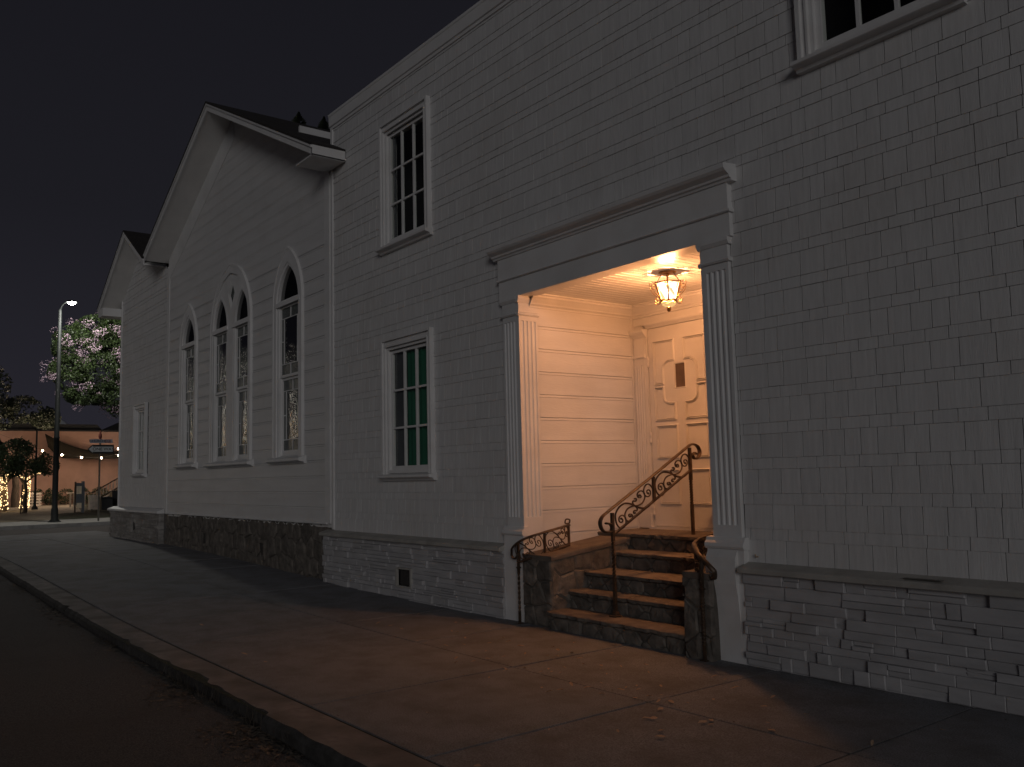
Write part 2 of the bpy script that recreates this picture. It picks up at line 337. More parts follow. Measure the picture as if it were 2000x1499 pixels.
# single fallen leaves
lm = MB()
pl = [(0,-.5),(.18,-.32),(.26,-.05),(.2,.2),(0,.5),(-.2,.22),(-.27,-.02),(-.16,-.3)]
V = [(x_, y_, .10*abs(x_)*2+.06*math.sin(y_*5)) for x_, y_ in pl]+[(0,0,0.0)]
lm.add(V, [(i, (i+1) % 8, 8) for i in range(8)]); 
leaf0 = obj('fallen_leaf', lm, M['leaf'])
spots = []
rl = random.Random(11)
for i in range(110):
    t = rl.random()
    if t < .55: x, y = rl.gauss(-5.9,1.0), rl.gauss(-.85,.38)
    elif t < .8: x, y = rl.gauss(-5.0,1.3), rl.gauss(-1.45,.25)
    else: x, y = rl.uniform(-11,-2.6), rl.uniform(-3.0,-.25)
    if y > -.2: continue
    spots.append((x,y))
for i, (x, y) in enumerate(spots):
    o = leaf0 if i == 0 else leaf0.copy()
    if i: S.collection.objects.link(o)
    s_ = rl.uniform(.028,.072); o.scale = (s_*rl.uniform(.5,1), s_, s_); o.location = (x, y, g(x)+.008); o.rotation_euler = (rl.uniform(-.25,.25), rl.uniform(-.25,.25), rl.uniform(0,6.28))
    tag(o, 'small dry brown leaf lying loose on the sidewalk concrete', 'leaf', 'fallen leaves scattered on the sidewalk')

# ------------------------------------------------------------------ wall builders
def fx(s, d, z): return (s, -d, z)                        # facade: s along x, d outwards (-y)
def arch_hw(z, hw, spring, rise):                         # half width of a pointed arch at height z
    if z <= spring: return hw
    if z >= spring+rise: return 0
    Rr = (rise*rise+hw*hw)/(2*hw); return math.sqrt(max(Rr*Rr-(z-spring)**2, 0)) - (Rr-hw)
def intervals(a, b, ex):
    L = [(a, b)]
    for e0, e1 in ex:
        N_ = []
        for p, q_ in L:
            if e1 <= p or e0 >= q_: N_.append((p, q_)); continue
            if e0 > p: N_.append((p, e0))
            if e1 < q_: N_.append((e1, q_))
        L = N_
    return [(p, q_) for p, q_ in L if q_-p > .004]
def shingles(mb, mp, s0, s1, z0, z1, holes, zt=None, seed=1, base=0.0):
    r = random.Random(seed); z = z0; k = 0
    while z < z1:
        h = .185 if k % 2 == 0 else .085
        zb, ztp = z, z+h; k += 1; z = ztp
        x = s0-r.uniform(0,.15)
        while x < s1:
            w = r.choice([.12,.14,.16,.17,.18,.19,.2,.22,.27])*r.uniform(.93,1.07)
            a, b = max(x, s0), min(x+w-.0065, s1); x += w
            if b-a < .012: continue
            topz = ztp
            if zt:
                topz = min(ztp, zt((a+b)/2))
                if topz-zb < .02: continue
            ex = [(h0,h1) for h0,h1,ha,hb in holes if not (hb <= zb+.001 or ha >= topz-.001)]
            # clip vertically against holes that only partly overlap
            segs = []
            for p, q_ in intervals(a, b, ex): segs.append((p,q_,zb,topz))
            for h0,h1,ha,hb in holes:
                if hb <= zb+.001 or ha >= topz-.001: continue
                p, q_ = max(a,h0), min(b,h1)
                if q_-p > .01:
                    if ha > zb+.004: segs.append((p,q_,zb,ha))
                    if hb < topz-.004: segs.append((p,q_,hb,topz))
            t = .0115+r.uniform(-.0012,.0018); sl = r.uniform(-.001,.001); dz = r.uniform(-.001,.001) if r.random() < .93 else r.uniform(-.004,.004)
            for p, q_, c, d in segs:
                f = lambda zz: t-(t-.0045)*(zz-zb)/max(h,.01)
                cz = c+(dz if c == zb else 0)
                P = [mp(p,base+f(c)+sl,cz), mp(q_,base+f(c)-sl,cz), mp(q_,base+f(d)-sl,d), mp(p,base+f(d)+sl,d), mp(p,base,cz), mp(q_,base,cz), mp(q_,base,d), mp(p,base,d)]
                mb.add(P, [(0,1,2,3),(4,5,1,0),(1,5,6,2),(4,0,3,7)])
def wallsheet(mb, mp, s0, s1, zs, exf, d, mi=0):                # backing sheet, exf(z)-> excluded intervals
    for za, zb in zip(zs[:-1], zs[1:]):
        for p, q_ in intervals(s0, s1, exf((za+zb)/2)):
            mb.add([mp(p,d,za), mp(q_,d,za), mp(q_,d,zb), mp(p,d,zb)], [(0,1,2,3)], mi=mi)
def siding(mb, mp, s0, s1, z0, z1, exf, pitch=.23, lim=None, seed=5, strip=.036):
    """drop siding: wide flat board, thin groove, narrow bead strip"""
    r = random.Random(seed); z = z0
    while z < z1:
        jit = r.uniform(-.0012,.0012); zt = z+pitch
        sc = .45 if z > 4.9 else 1.45; D = lambda v: .023-(.023-v)*sc; prof = [(z, D(.016)), (z, .023+jit*sc)]
        nsub = 5; bh = pitch-strip
        for i in range(1, nsub+1): prof.append((z+bh*i/nsub, D(.022)+jit*sc))
        prof += [(z+bh, D(.014)), (z+bh+.0045, D(.014)), (z+bh+.0055, D(.021)), (zt-.006, D(.019)), (zt-.005, D(.013)), (zt, D(.016))]
        for (za, da), (zb, db) in zip(prof[:-1], prof[1:]):
            if za >= z1: continue
            a0, a1 = s0, s1
            if lim: a0, a1 = lim((za+zb)/2)
            if a1 <= a0: continue
            for p, q_ in intervals(a0, a1, exf((za+zb)/2)):
                mb.add([mp(p,da,za), mp(q_,da,za), mp(q_,db,min(zb,z1)), mp(p,db,min(zb,z1))], [(0,1,2,3)])
        z = zt
def ledgestone(mb, mp, s0, s1, z0f, z1, holes, seed=1, base=0.0):
    r = random.Random(seed); z = z1; rows = []
    while z > -.1:
        h = r.choice([.055,.065,.075,.085,.10]); rows.append((z-h, z)); z -= h
    for zb, zt in rows:
        x = s0-r.uniform(0,.3)
        while x < s1:
            w = r.choice([.10,.15,.20,.26,.34,.44])*r.uniform(.85,1.15)
            if r.random() < .22: parts = [(zb, (zb+zt)/2), ((zb+zt)/2, zt)]
            else: parts = [(zb, zt)]
            for pb, pt in parts:
                a, b = max(x, s0), min(x+w, s1)
                if len(parts) == 2: b = min(b, s1)
                gz = z0f((a+b)/2)
                if pt < gz+.01 or b-a < .02: continue
                if any(h0 < b and h1 > a and hb > pb and ha < pt for h0,h1,ha,hb in holes):
                    ivs = intervals(a, b, [(h0,h1) for h0,h1,ha,hb in holes if hb > pb and ha < pt])
                else: ivs = [(a,b)]
                for a_, b_ in ivs:
                    d = base+r.choice([.0,.005,.010,.016,.022,.028])+r.uniform(-.003,.003); c = .004; gp = .0012
                    j = [r.uniform(-.005,.005) for _ in range(4)]
                    a2, b2 = a_+gp, b_-gp; q0, q1 = max(pb, gz-.03)+gp, pt-gp
                    O = [mp(a2,d-c+j[0],q0), mp(b2,d-c+j[1],q0), mp(b2,d-c+j[2],q1), mp(a2,d-c+j[3],q1)]
                    I = [mp(a2+c,d+j[0],q0+c), mp(b2-c,d+j[1],q0+c), mp(b2-c,d+j[2],q1-c), mp(a2+c,d+j[3],q1-c)]
                    B = [mp(a2,base-.03,q0), mp(b2,base-.03,q0), mp(b2,base-.03,q1), mp(a2,base-.03,q1)]
                    mb.add(O+I+B, [(4,5,6,7),(0,1,5,4),(1,2,6,5),(2,3,7,6),(3,0,4,7),(8,9,1,0),(9,10,2,1),(10,11,3,2),(11,8,0,3)])
            x += w
def clip(poly, px, py, nx, ny):
    out = []
    for i in range(len(poly)):
        a = poly[i]; b = poly[(i+1) % len(poly)]
        da = (a[0]-px)*nx+(a[1]-py)*ny; db = (b[0]-px)*nx+(b[1]-py)*ny
        if da <= 0: out.append(a)
        if (da < 0 < db) or (db < 0 < da):
            t = da/(da-db); out.append((a[0]+(b[0]-a[0])*t, a[1]+(b[1]-a[1])*t))
    return out
def rubble(mb, mp, s0, s1, z0f, z1f, cell=.3, holes=(), seed=1, base=0.0, gap=.011, depth=.03, zs=.8):
    r = random.Random(seed); pts = []; zc = cell*zs
    nx = max(1, round((s1-s0)/cell)); zlo = min(z0f(s0), z0f(s1)); zhi = max(z1f(s0), z1f(s1)); nz = max(1, round((zhi-zlo)/zc))
    for i in range(-2, nx+1):
        for j in range(-1, nz+1): pts.append((s0+(s1-s0)*(i+.5+.45*(j % 2)+r.uniform(-.30,.30))/nx, zlo+(zhi-zlo)*(j+.5+r.uniform(-.20,.20))/nz))
    for p in pts:
        P = [(s0,z0f(s0)-.03),(s1,z0f(s1)-.03),(s1,z1f(s1)),(s0,z1f(s0))]
        for q_ in pts:
            if q_ is p or abs(q_[0]-p[0]) > cell*3 or abs(q_[1]-p[1]) > cell*3: continue
            nxx, nyy = q_[0]-p[0], q_[1]-p[1]; l = math.hypot(nxx,nyy); mx, my = (p[0]+q_[0])/2, (p[1]+q_[1])/2
            P = clip(P, mx-nxx/l*gap/2, my-nyy/l*gap/2, nxx/l, nyy/l)
            if len(P) < 3: break
        if len(P) < 3: continue
        cx_ = sum(a for a,b in P)/len(P); cy_ = sum(b for a,b in P)/len(P)
        if any(h0-.02 < cx_ < h1+.02 and ha-.02 < cy_ < hb+.02 for h0,h1,ha,hb in holes): continue
        # roughen outline
        Q = []
        for i in range(len(P)):
            a = P[i]; b = P[(i+1) % len(P)]; Q.append(a)
            l = math.hypot(b[0]-a[0], b[1]-a[1]); k = int(l/.07)
            for t in range(1, k):
                f = t/k; o_ = r.uniform(-.004,.004); Q.append((a[0]+(b[0]-a[0])*f+o_*(a[1]-b[1])/l, a[1]+(b[1]-a[1])*f+o_*(b[0]-a[0])/l))
        n = len(Q); d = base+depth*r.uniform(.45,1.0); tx, tz = r.uniform(-.04,.04), r.uniform(-.04,.04)
        A = [mp(x_,base-.03,z_) for x_,z_ in Q]; B = [mp(x_,d-.014+tx*(x_-cx_)+tz*(z_-cy_),z_) for x_,z_ in Q]
        C = [mp(cx_+(x_-cx_)*.86,d+tx*(x_-cx_)+tz*(z_-cy_)+r.uniform(-.003,.003),cy_+(z_-cy_)*.86) for x_,z_ in Q]
        Cc = [mp(cx_, d+.004, cy_)]
        V = A+B+C+Cc; F = []
        for i in range(n):
            j = (i+1) % n; F += [(i,j,n+j,n+i),(n+i,n+j,2*n+j,2*n+i),(2*n+i,2*n+j,3*n)]
        mb.add(V, F)
def moulding(mb, mp, poly, w=.03, h=.014, d0=0.0, closed=True):
    """mitred strip of triangular section along a 2d path (s,z)"""
    n = len(poly); rails = [[], [], []]
    for i in range(n):
        a = Vector(poly[(i-1) % n]) if closed or i else None; b = Vector(poly[i]); c = Vector(poly[(i+1) % n]) if closed or i < n-1 else None
        d1 = (b-a).normalized() if a is not None else (c-b).normalized(); d2 = (c-b).normalized() if c is not None else d1
        n1 = Vector((-d1.y, d1.x)); n2 = Vector((-d2.y, d2.x)); mn = (n1+n2); k = 1/max(.3, mn.length*mn.length/2); mn = mn*.5*2/2*k
        for rr, off, dd in ((0,-w/2,0),(1,w*.08,h),(2,w/2,h*.35)):
            p = b+mn*off; rails[rr].append(mp(p.x, d0+dd, p.y))
    V = rails[0]+rails[1]+rails[2]; F = []
    for i in range(n if closed else n-1):
        j = (i+1) % n; F += [(i,j,n+j,n+i),(n+i,n+j,2*n+j,2*n+i)]
    mb.add(V, F); mb.add([V[2*n+i] for i in range(n)]+[mp(*(lambda q:(q[0], d0, q[1]))(poly[i])) for i in range(n)], [])
def fluted(mb, mp, s0, s1, z0, z1, zf0, zf1, n=4, d=.035, fl=.014):
    """pilaster shaft; flutes cut between zf0 and zf1"""
    w = s1-s0; m_ = w*.12; fw = (w-2*m_)/(n*1.45-.45); prof = [(s0,0),(s0,d)]
    x = s0+m_
    for i in range(n):
        for k in range(7):
            a = math.pi*k/6; prof.append((x+fw/2-fw/2*math.cos(a), d-fl*math.sin(a)))
        x += fw*1.45
    prof += [(s1,d),(s1,0)]
    V = [mp(a,b,zf0) for a,b in prof]+[mp(a,b,zf1) for a,b in prof]; k = len(prof)
    mb.add(V, [(i,i+1,k+i+1,k+i) for i in range(k-1)])
    for a, b in ((z0,zf0),(zf1,z1)):
        P = [mp(s0,0,a),mp(s1,0,a),mp(s1,d,a),mp(s0,d,a),mp(s0,0,b),mp(s1,0,b),mp(s1,d,b),mp(s0,d,b)]
        mb.add(P, [(0,1,2,3),(4,7,6,5),(3,2,6,7),(0,3,7,4),(1,5,6,2)])
def mbox(mb, mp, s0, s1, d0, d1, z0, z1):
    P = [mp(s0,d0,z0),mp(s1,d0,z0),mp(s1,d1,z0),mp(s0,d1,z0),mp(s0,d0,z1),mp(s1,d0,z1),mp(s1,d1,z1),mp(s0,d1,z1)]
    mb.add(P, [(0,1,2,3),(4,7,6,5),(3,2,6,7),(0,3,7,4),(1,5,6,2),(0,4,5,1)])
def hmould(mb, mp, s0, s1, prof):                          # horizontal moulding; prof = [(d,z),...] front profile
    n = len(prof); V = [mp(s0,d,z) for d,z in prof]+[mp(s1,d,z) for d,z in prof]
    mb.add(V, [(i,i+1,n+i+1,n+i) for i in range(n-1)]); mb.add(V[:n], [tuple(range(n))]); mb.add(V[n:], [tuple(range(n))[::-1]])

# ------------------------------------------------------------------ the shingled hall
PX0, PX1, PZ = -7.24, -4.73, 3.36                          # porch opening
hall = thing('church_hall', 'tall white shingled hall with lit recessed entrance porch and painted stone base', 'building', (-6, 0, 0))
W = [(-9.53, 4.50, 6.07, 'w1'), (-9.53, 1.53, 3.17, 'w2'), (-3.11, 4.52, 6.10, 'w3')]
hholes = [(cx_-.58, cx_+.58, a-.02, b+.05) for cx_, a, b, _ in W] + [(-7.50,-4.46,-1,3.86)]
mb = MB(); shingles(mb, fx, -11.62, 2.5, .76, 6.66, hholes, seed=3)
wholes = [(cx_-.49, cx_+.49, a+.05, b-.05) for cx_, a, b, _ in W] + [(PX0,PX1,-1,PZ)]
zs = sorted(set([-.3, .76, 6.7]+[q_ for h in wholes for q_ in h[2:4] if -.3 < q_ < 6.7]))
wallsheet(mb, fx, -11.66, 6.0, zs, lambda z: [(h[0],h[1]) for h in wholes if h[2] < z < h[3]], 0.0, 1)
obj('shingle_wall', mb, [M['shingle'], M['gapshade']], hall)
mb = MB()                                                 # shell: sides, back, ceiling
mb.add([(-11.66,0,-.3),(-11.66,10,-.3),(-11.66,10,6.7),(-11.66,0,6.7),(6,0,-.3),(6,10,-.3),(6,10,6.7),(6,0,6.7)], [(0,1,2,3),(4,7,6,5),(1,5,6,2),(3,2,6,7)])
obj('rear_walls', mb, M['siding'], hall)
mb = MB(); mb.box(-11.6,6.0,.12,10.0,6.80,6.865); obj('roof', mb, M['roof'], hall)
mb = MB(); hmould(mb, fx, -11.67, 6.0, [(.0,6.64),(.026,6.645),(.028,6.68),(.045,6.69),(.048,6.83),(.058,6.845),(.058,6.875),(-.1,6.88)])
mb.box(-11.70,-11.665,.0,9,6.66,6.87)
obj('cornice', mb, M['paint'], hall)
# painted ledgestone foundation, with sill ledge
vh = [(-9.72,-9.40,.17,.37)]
mb = MB(); ledgestone(mb, fx, -11.82, -7.53, g, .70, vh, seed=4, base=.075); 
L2 = MB(); ledgestone(L2, fx, -4.44, 2.5, g, .70, [], seed=9, base=.075)
mb.box(-11.80,-9.72,-.070,-.02,-.2,.70); mb.box(-9.40,-7.53,-.070,-.02,-.2,.70); mb.box(-9.72,-9.40,-.070,-.02,-.2,.17); mb.box(-9.72,-9.40,-.070,-.02,.37,.70)
L2.box(-4.44,2.5,-.070,-.02,-.2,.70)
obj('stone_foundation', mb, M['veneer'], hall); obj('stone_foundation', L2, M['veneer'], hall)
for a, b in ((-11.84,-7.53),(-4.455,2.5)):
    mb = MB(); hmould(mb, fx, a, b, [(.0,.695),(.135,.695),(.140,.70),(.140,.728),(.130,.738),(.0,.775)])
    obj('foundation_ledge', mb, M['ledge'], hall)
mb = MB(); mb.box(-9.72,-9.40,-.05,-.02,.17,.37); v = obj('foundation_vent', mb, M['vent'], hall)
mb = MB(); mb.box(-9.745,-9.72,-.105,-.05,.15,.39); mb.box(-9.40,-9.375,-.105,-.05,.15,.39); mb.box(-9.72,-9.40,-.105,-.05,.37,.39); mb.box(-9.72,-9.40,-.105,-.05,.15,.17); obj('vent_frame', mb, M['ledge'], v)
mb = MB(); mb.box(-3.13,-2.88,-.118,-.075,.751,.757); obj('ledge_drain', mb, M['galv'], hall)
mb = MB(); mb.tube([(-4.35,-.0,.815),(-4.35,-.035,.815),(-4.352,-.04,.835)], .006, 6); obj('rusty_hook', mb, M['leaf'], hall)
mb = MB()
for a, b in ((-11.65,-11.60),): mbox(mb, fx, a, b, .0, .03, .78, 6.64)
obj('corner_board', mb, M['paint'], hall)

def hall_window(cx_, zb, zt, kind, parent, hw=.505):
    """casing -> sill, sash, pane, curtain"""
    ow = hw+.06; mb = MB(); G = hw+.005
    # outer flat casing with back band
    for s_ in (-1, 1):
        a, b = sorted((cx_+s_*G, cx_+s_*ow)); mbox(mb, fx, a, b, .0, .045, zb, zt+.075)
        a, b = sorted((cx_+s_*ow, cx_+s_*(ow+.035))); mbox(mb, fx, a, b, .0, .070, zb, zt+.11)
        a, b = sorted((cx_+s_*G, cx_+s_*(G+.018))); mbox(mb, fx, a, b, .045, .060, zb, zt+.01)
        a, b = sorted((cx_+s_*G, cx_+s_*(G-.035))); mbox(mb, fx, a, b, -.14, .03, zb+.03, zt)    # jamb
    mbox(mb, fx, cx_-G, cx_+G, .0, .043, zt, zt+.075); mbox(mb, fx, cx_-ow, cx_+ow, .0, .073, zt+.076, zt+.11)
    mbox(mb, fx, cx_-G, cx_+G, .043, .060, zt-.004, zt+.02); pass
    mbox(mb, fx, cx_-G+.036, cx_+G-.036, -.14, .028, zt-.04, zt-.002)
    o = obj('window', mb, M['paint'], parent)
    mb = MB(); hmould(mb, fx, cx_-ow-.06, cx_+ow+.06, [(.0,zb-.085),(.05,zb-.08),(.06,zb-.055),(.115,zb-.045),(.125,zb-.038),(.125,zb-.012),(.0,zb+.012)])
    mbox(mb, fx, cx_-G+.036, cx_+G-.036, -.14, .027, zb+.013, zb+.052)
    obj('sill', mb, M['paint'], o)
    # sash 3x3
    i0, i1, j0, j1 = cx_-G+.036, cx_+G-.036, zb+.045, zt-.04; mb = MB(); st = .040
    mbox(mb, fx, i0, i0+st, -.050, -.010, j0, j1); mbox(mb, fx, i1-st, i1, -.050, -.010, j0, j1)
    mbox(mb, fx, i0+st, i1-st, -.050, -.011, j0, j0+.06); mbox(mb, fx, i0+st, i1-st, -.050, -.011, j1-.045, j1)
    gx0, gx1, gz0, gz1 = i0+st, i1-st, j0+.06, j1-.045
    for k in (1, 2):
        x_ = gx0+(gx1-gx0)*k/3; mbox(mb, fx, x_-.014, x_+.014, -.046, -.014, gz0, gz1)
        z_ = gz0+(gz1-gz0)*k/3
        for q_ in range(3): mbox(mb, fx, gx0+(gx1-gx0)*q_/3+(.014 if q_ else 0), gx0+(gx1-gx0)*(q_+1)/3-(.014 if q_ < 2 else 0), -.044, -.016, z_-.013, z_+.013)
    obj('sash', mb, M['paint'], o)
    for k in range(3):
        for l in range(3):
            mb = MB(); x0_, x1_ = gx0+(gx1-gx0)*k/3, gx0+(gx1-gx0)*(k+1)/3; z0_, z1_ = gz0+(gz1-gz0)*l/3, gz0+(gz1-gz0)*(l+1)/3; tl = random.uniform(-.002,.002)
            mb.add([(x0_,.032+tl,z0_),(x1_,.032-tl,z0_),(x1_,.032-tl,z1_),(x0_,.032+tl,z1_)], [(0,1,2,3)]); 
            obj('pane', mb, M['glass'], o)
    # dim room behind and curtains
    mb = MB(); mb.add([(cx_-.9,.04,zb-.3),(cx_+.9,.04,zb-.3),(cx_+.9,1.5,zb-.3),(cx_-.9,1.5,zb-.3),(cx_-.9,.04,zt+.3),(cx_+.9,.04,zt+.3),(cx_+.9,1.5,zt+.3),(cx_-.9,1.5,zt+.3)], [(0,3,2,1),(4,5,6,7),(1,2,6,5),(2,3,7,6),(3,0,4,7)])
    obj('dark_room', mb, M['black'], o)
    if kind == 'w2':
        mb = MB(); mb.add([(cx_-.50,.060,zb-.1),(cx_-.15,.066,zb-.1),(cx_-.15,.066,zt+.1),(cx_-.50,.060,zt+.1)], [(0,1,2,3)]); obj('side_drape', mb, M['curtain'], o)
    if kind in ('w1', 'w2', 'wing'):
        mb = MB(); P = []; a0, a1 = (cx_-.9, cx_+.45) if kind == 'w2' else (cx_-.62, cx_-.38)
        if kind == 'w2': a0, a1 = cx_-.14, cx_+.52
        n = 90
        for i in range(n+1):
            x_ = a0+(a1-a0)*i/n; P.append((x_, .080+.020*math.sin(x_*52)+.010*math.sin(x_*23+1)))
        V = [(x_,y_,zb-.1) for x_,y_ in P]+[(x_,y_,zt+.1) for x_,y_ in P]; mb.add(V, [(i,i+1,n+2+i,n+1+i) for i in range(n)], True)
        obj('curtain', mb, M['green'] if kind == 'w2' else M['curtain'], o)
    return o
for w_ in W: hall_window(*w_, hall)

# entablature, pilasters
mb = MB()
mbox(mb, fx, -7.54, -4.43, .0, .050, PZ+.0, 3.555)
mbox(mb, fx, -7.54, -4.43, .0, .062, 3.575, 3.80)
hmould(mb, fx, -7.56, -4.41, [(.0,3.553),(.066,3.553),(.075,3.562),(.070,3.577),(.0,3.580)])
hmould(mb, fx, -7.60, -4.37, [(.0,3.795),(.075,3.797),(.082,3.815),(.10,3.822),(.105,3.84),(.150,3.865),(.168,3.885),(.172,3.915),(.160,3.925),(.0,3.94)])
obj('entablature', mb, M['paint'], hall)
for a, b, pa, pb in ((-7.50,PX0,-7.53,-7.205),(PX1,-4.47,-4.80,-4.44)):
    mb = MB()
    fluted(mb, fx, a, b, .95, 3.18, 1.05, 3.10, 4, .040, .014)
    hmould(mb, fx, a-.02, b+.0 if a < -6 else b+.02, [(.0,3.16),(.055,3.16),(.065,3.175),(.060,3.19),(.0,3.195)])
    mbox(mb, fx, a, b, .0, .044, 3.196, 3.358)
    hmould(mb, fx, a-.02, b if a < -6 else b+.02, [(.0,3.30),(.050,3.30),(.066,3.33),(.066,3.358),(.0,3.359)])
    # plinth
    hmould(mb, fx, pa-.01, pb+.01, [(.0,.86),(.075,.865),(.088,.885),(.085,.91),(.065,.93),(.058,.955),(.0,.96)])
    mbox(mb, fx, pa, pb, .0, .065, -.06, .862)
    if a > -6:
        mb.prism([(-.066,.15),(-.066,.86),(-.10,.80),(-.112,.70),(-.105,.60),(-.085,.50),(-.072,.35)], 'x', -4.79, -4.50)
    obj('pilaster', mb, M['paint'], hall)
# inner returns of the pilasters (face into the porch)
ML = lambda s, d, z: (PX0+d, s, z)                         # left porch wall, outward +x
MR = lambda s, d, z: (PX1-d, s, z)
BY = 1.66
MBk = lambda s, d, z: (s, BY-d, z)
for nm, mp in (('l', ML), ('r', MR)):
    mb = MB(); fluted(mb, mp, -.0405, .215, .60, 3.18, 1.05, 3.10, 4, .022, .014)
    hmould(mb, mp, -.060, .225, [(.0,3.15),(.030,3.15),(.040,3.165),(.035,3.185),(.0,3.19)]); mbox(mb, mp, -.044, .215, .0, .024, 3.19, 3.30); hmould(mb, mp, -.064, .23, [(.0,3.29),(.030,3.29),(.048,3.33),(.048,3.365),(.0,3.366)])
    mbox(mb, mp, .0, .24, -.0, .05, 3.366, 3.41); obj('pilaster_return', mb, M['paint'], hall)
    mb = MB(); siding(mb, mp, .218, BY, .625, 3.28, lambda z: [], .2435, seed=8)
    mb.add([mp(.0,0,.0),mp(BY,0,.0),mp(BY,0,3.42),mp(.0,0,3.42)], [(0,1,2,3)])
    mbox(mb, mp, BY-.06, BY-.001, .0, .028, .8, 3.26)
    obj('porch_side_wall', mb, M['siding'], hall)
    mb = MB(); hmould(mb, mp, .10, BY, [(.0,3.245),(.028,3.25),(.032,3.27),(.05,3.285),(.055,3.30),(.085,3.34),(.10,3.355),(.10,3.375),(.115,3.38),(.115,3.41)])
    obj('crown_moulding', mb, M['paint'], hall)
mb = MB(); hmould(mb, MBk, PX0, PX1, [(.0,3.243),(.030,3.25),(.034,3.27),(.052,3.285),(.057,3.30),(.088,3.34),(.103,3.355),(.103,3.375),(.118,3.38),(.118,3.41)])
obj('crown_moulding', mb, M['paint'], hall)
mb = MB()                                                 # beadboard ceiling, boards run back to front
x = PX0
while x < PX1:
    b = min(x+.085, PX1); mb.add([(x,.0,3.402),(x+.003,.0,3.396),(b-.012,.0,3.396),(b-.009,.0,3.401),(b-.006,.0,3.396),(b-.002,.0,3.396),(b,.0,3.402)]+[(x,BY,3.402),(x+.003,BY,3.396),(b-.012,BY,3.396),(b-.009,BY,3.401),(b-.006,BY,3.396),(b-.002,BY,3.396),(b,BY,3.402)], [(i,i+1,i+8,i+7) for i in range(6)]); x += .085
mb.box(PX0,PX1,-.0,.14,3.362,3.3955)
mb.add([(PX0,.0,3.43),(PX1,.0,3.43),(PX1,BY,3.43),(PX0,BY,3.43)], [(0,1,2,3)])
obj('porch_ceiling', mb, mat('white_ceiling_gloss', (.74,.73,.71), .34, .04, 3, .0006, 30), hall)
# back wall, door casing
mb = MB(); mb.add([MBk(PX0,0,0),MBk(PX1,0,0),MBk(PX1,0,3.42),MBk(PX0,0,3.42)], [(0,1,2,3)])
mbox(mb, MBk, -7.21, -4.76, .0, .02, 3.16, 3.245)
obj('porch_back_wall', mb, M['paint'], hall)
mb = MB()
for a, b in ((-7.20,-7.03),(-4.93,-4.76)):
    fluted(mb, MBk, a, b, .90, 2.78, 1.06, 2.70, 4, .035, .009)
    mbox(mb, MBk, a-.008, b+.008, .0, .045, .86, 1.02)
    hmould(mb, MBk, a-.012, b+.012, [(.0,2.775),(.042,2.775),(.052,2.79),(.048,2.81),(.0,2.812)])
    mbox(mb, MBk, a, b, .0, .038, 2.81, 3.02)
    hmould(mb, MBk, a-.03, b+.03, [(.0,3.015),(.045,3.015),(.055,3.035),(.085,3.06),(.095,3.075),(.095,3.10),(.0,3.11)])
hmould(mb, MBk, -7.00, -4.96, [(.0,3.105),(.028,3.105),(.038,3.12),(.060,3.14),(.066,3.155),(.066,3.168),(.0,3.18)])
mbox(mb, MBk, -7.03, -6.995, .0, .03, .86, 3.105); mbox(mb, MBk, -4.965, -4.93, .0, .03, .86, 3.105)
mbox(mb, MBk, -7.05, -4.91, .0, .05, .835, .875)
obj('door_casing', mb, M['paint'], hall)
def arc(cx_, cz_, r_, a0, a1, n=6): return [(cx_+r_*math.cos(R(a0+(a1-a0)*i/n)), cz_+r_*math.sin(R(a0+(a1-a0)*i/n))) for i in range(n+1)]
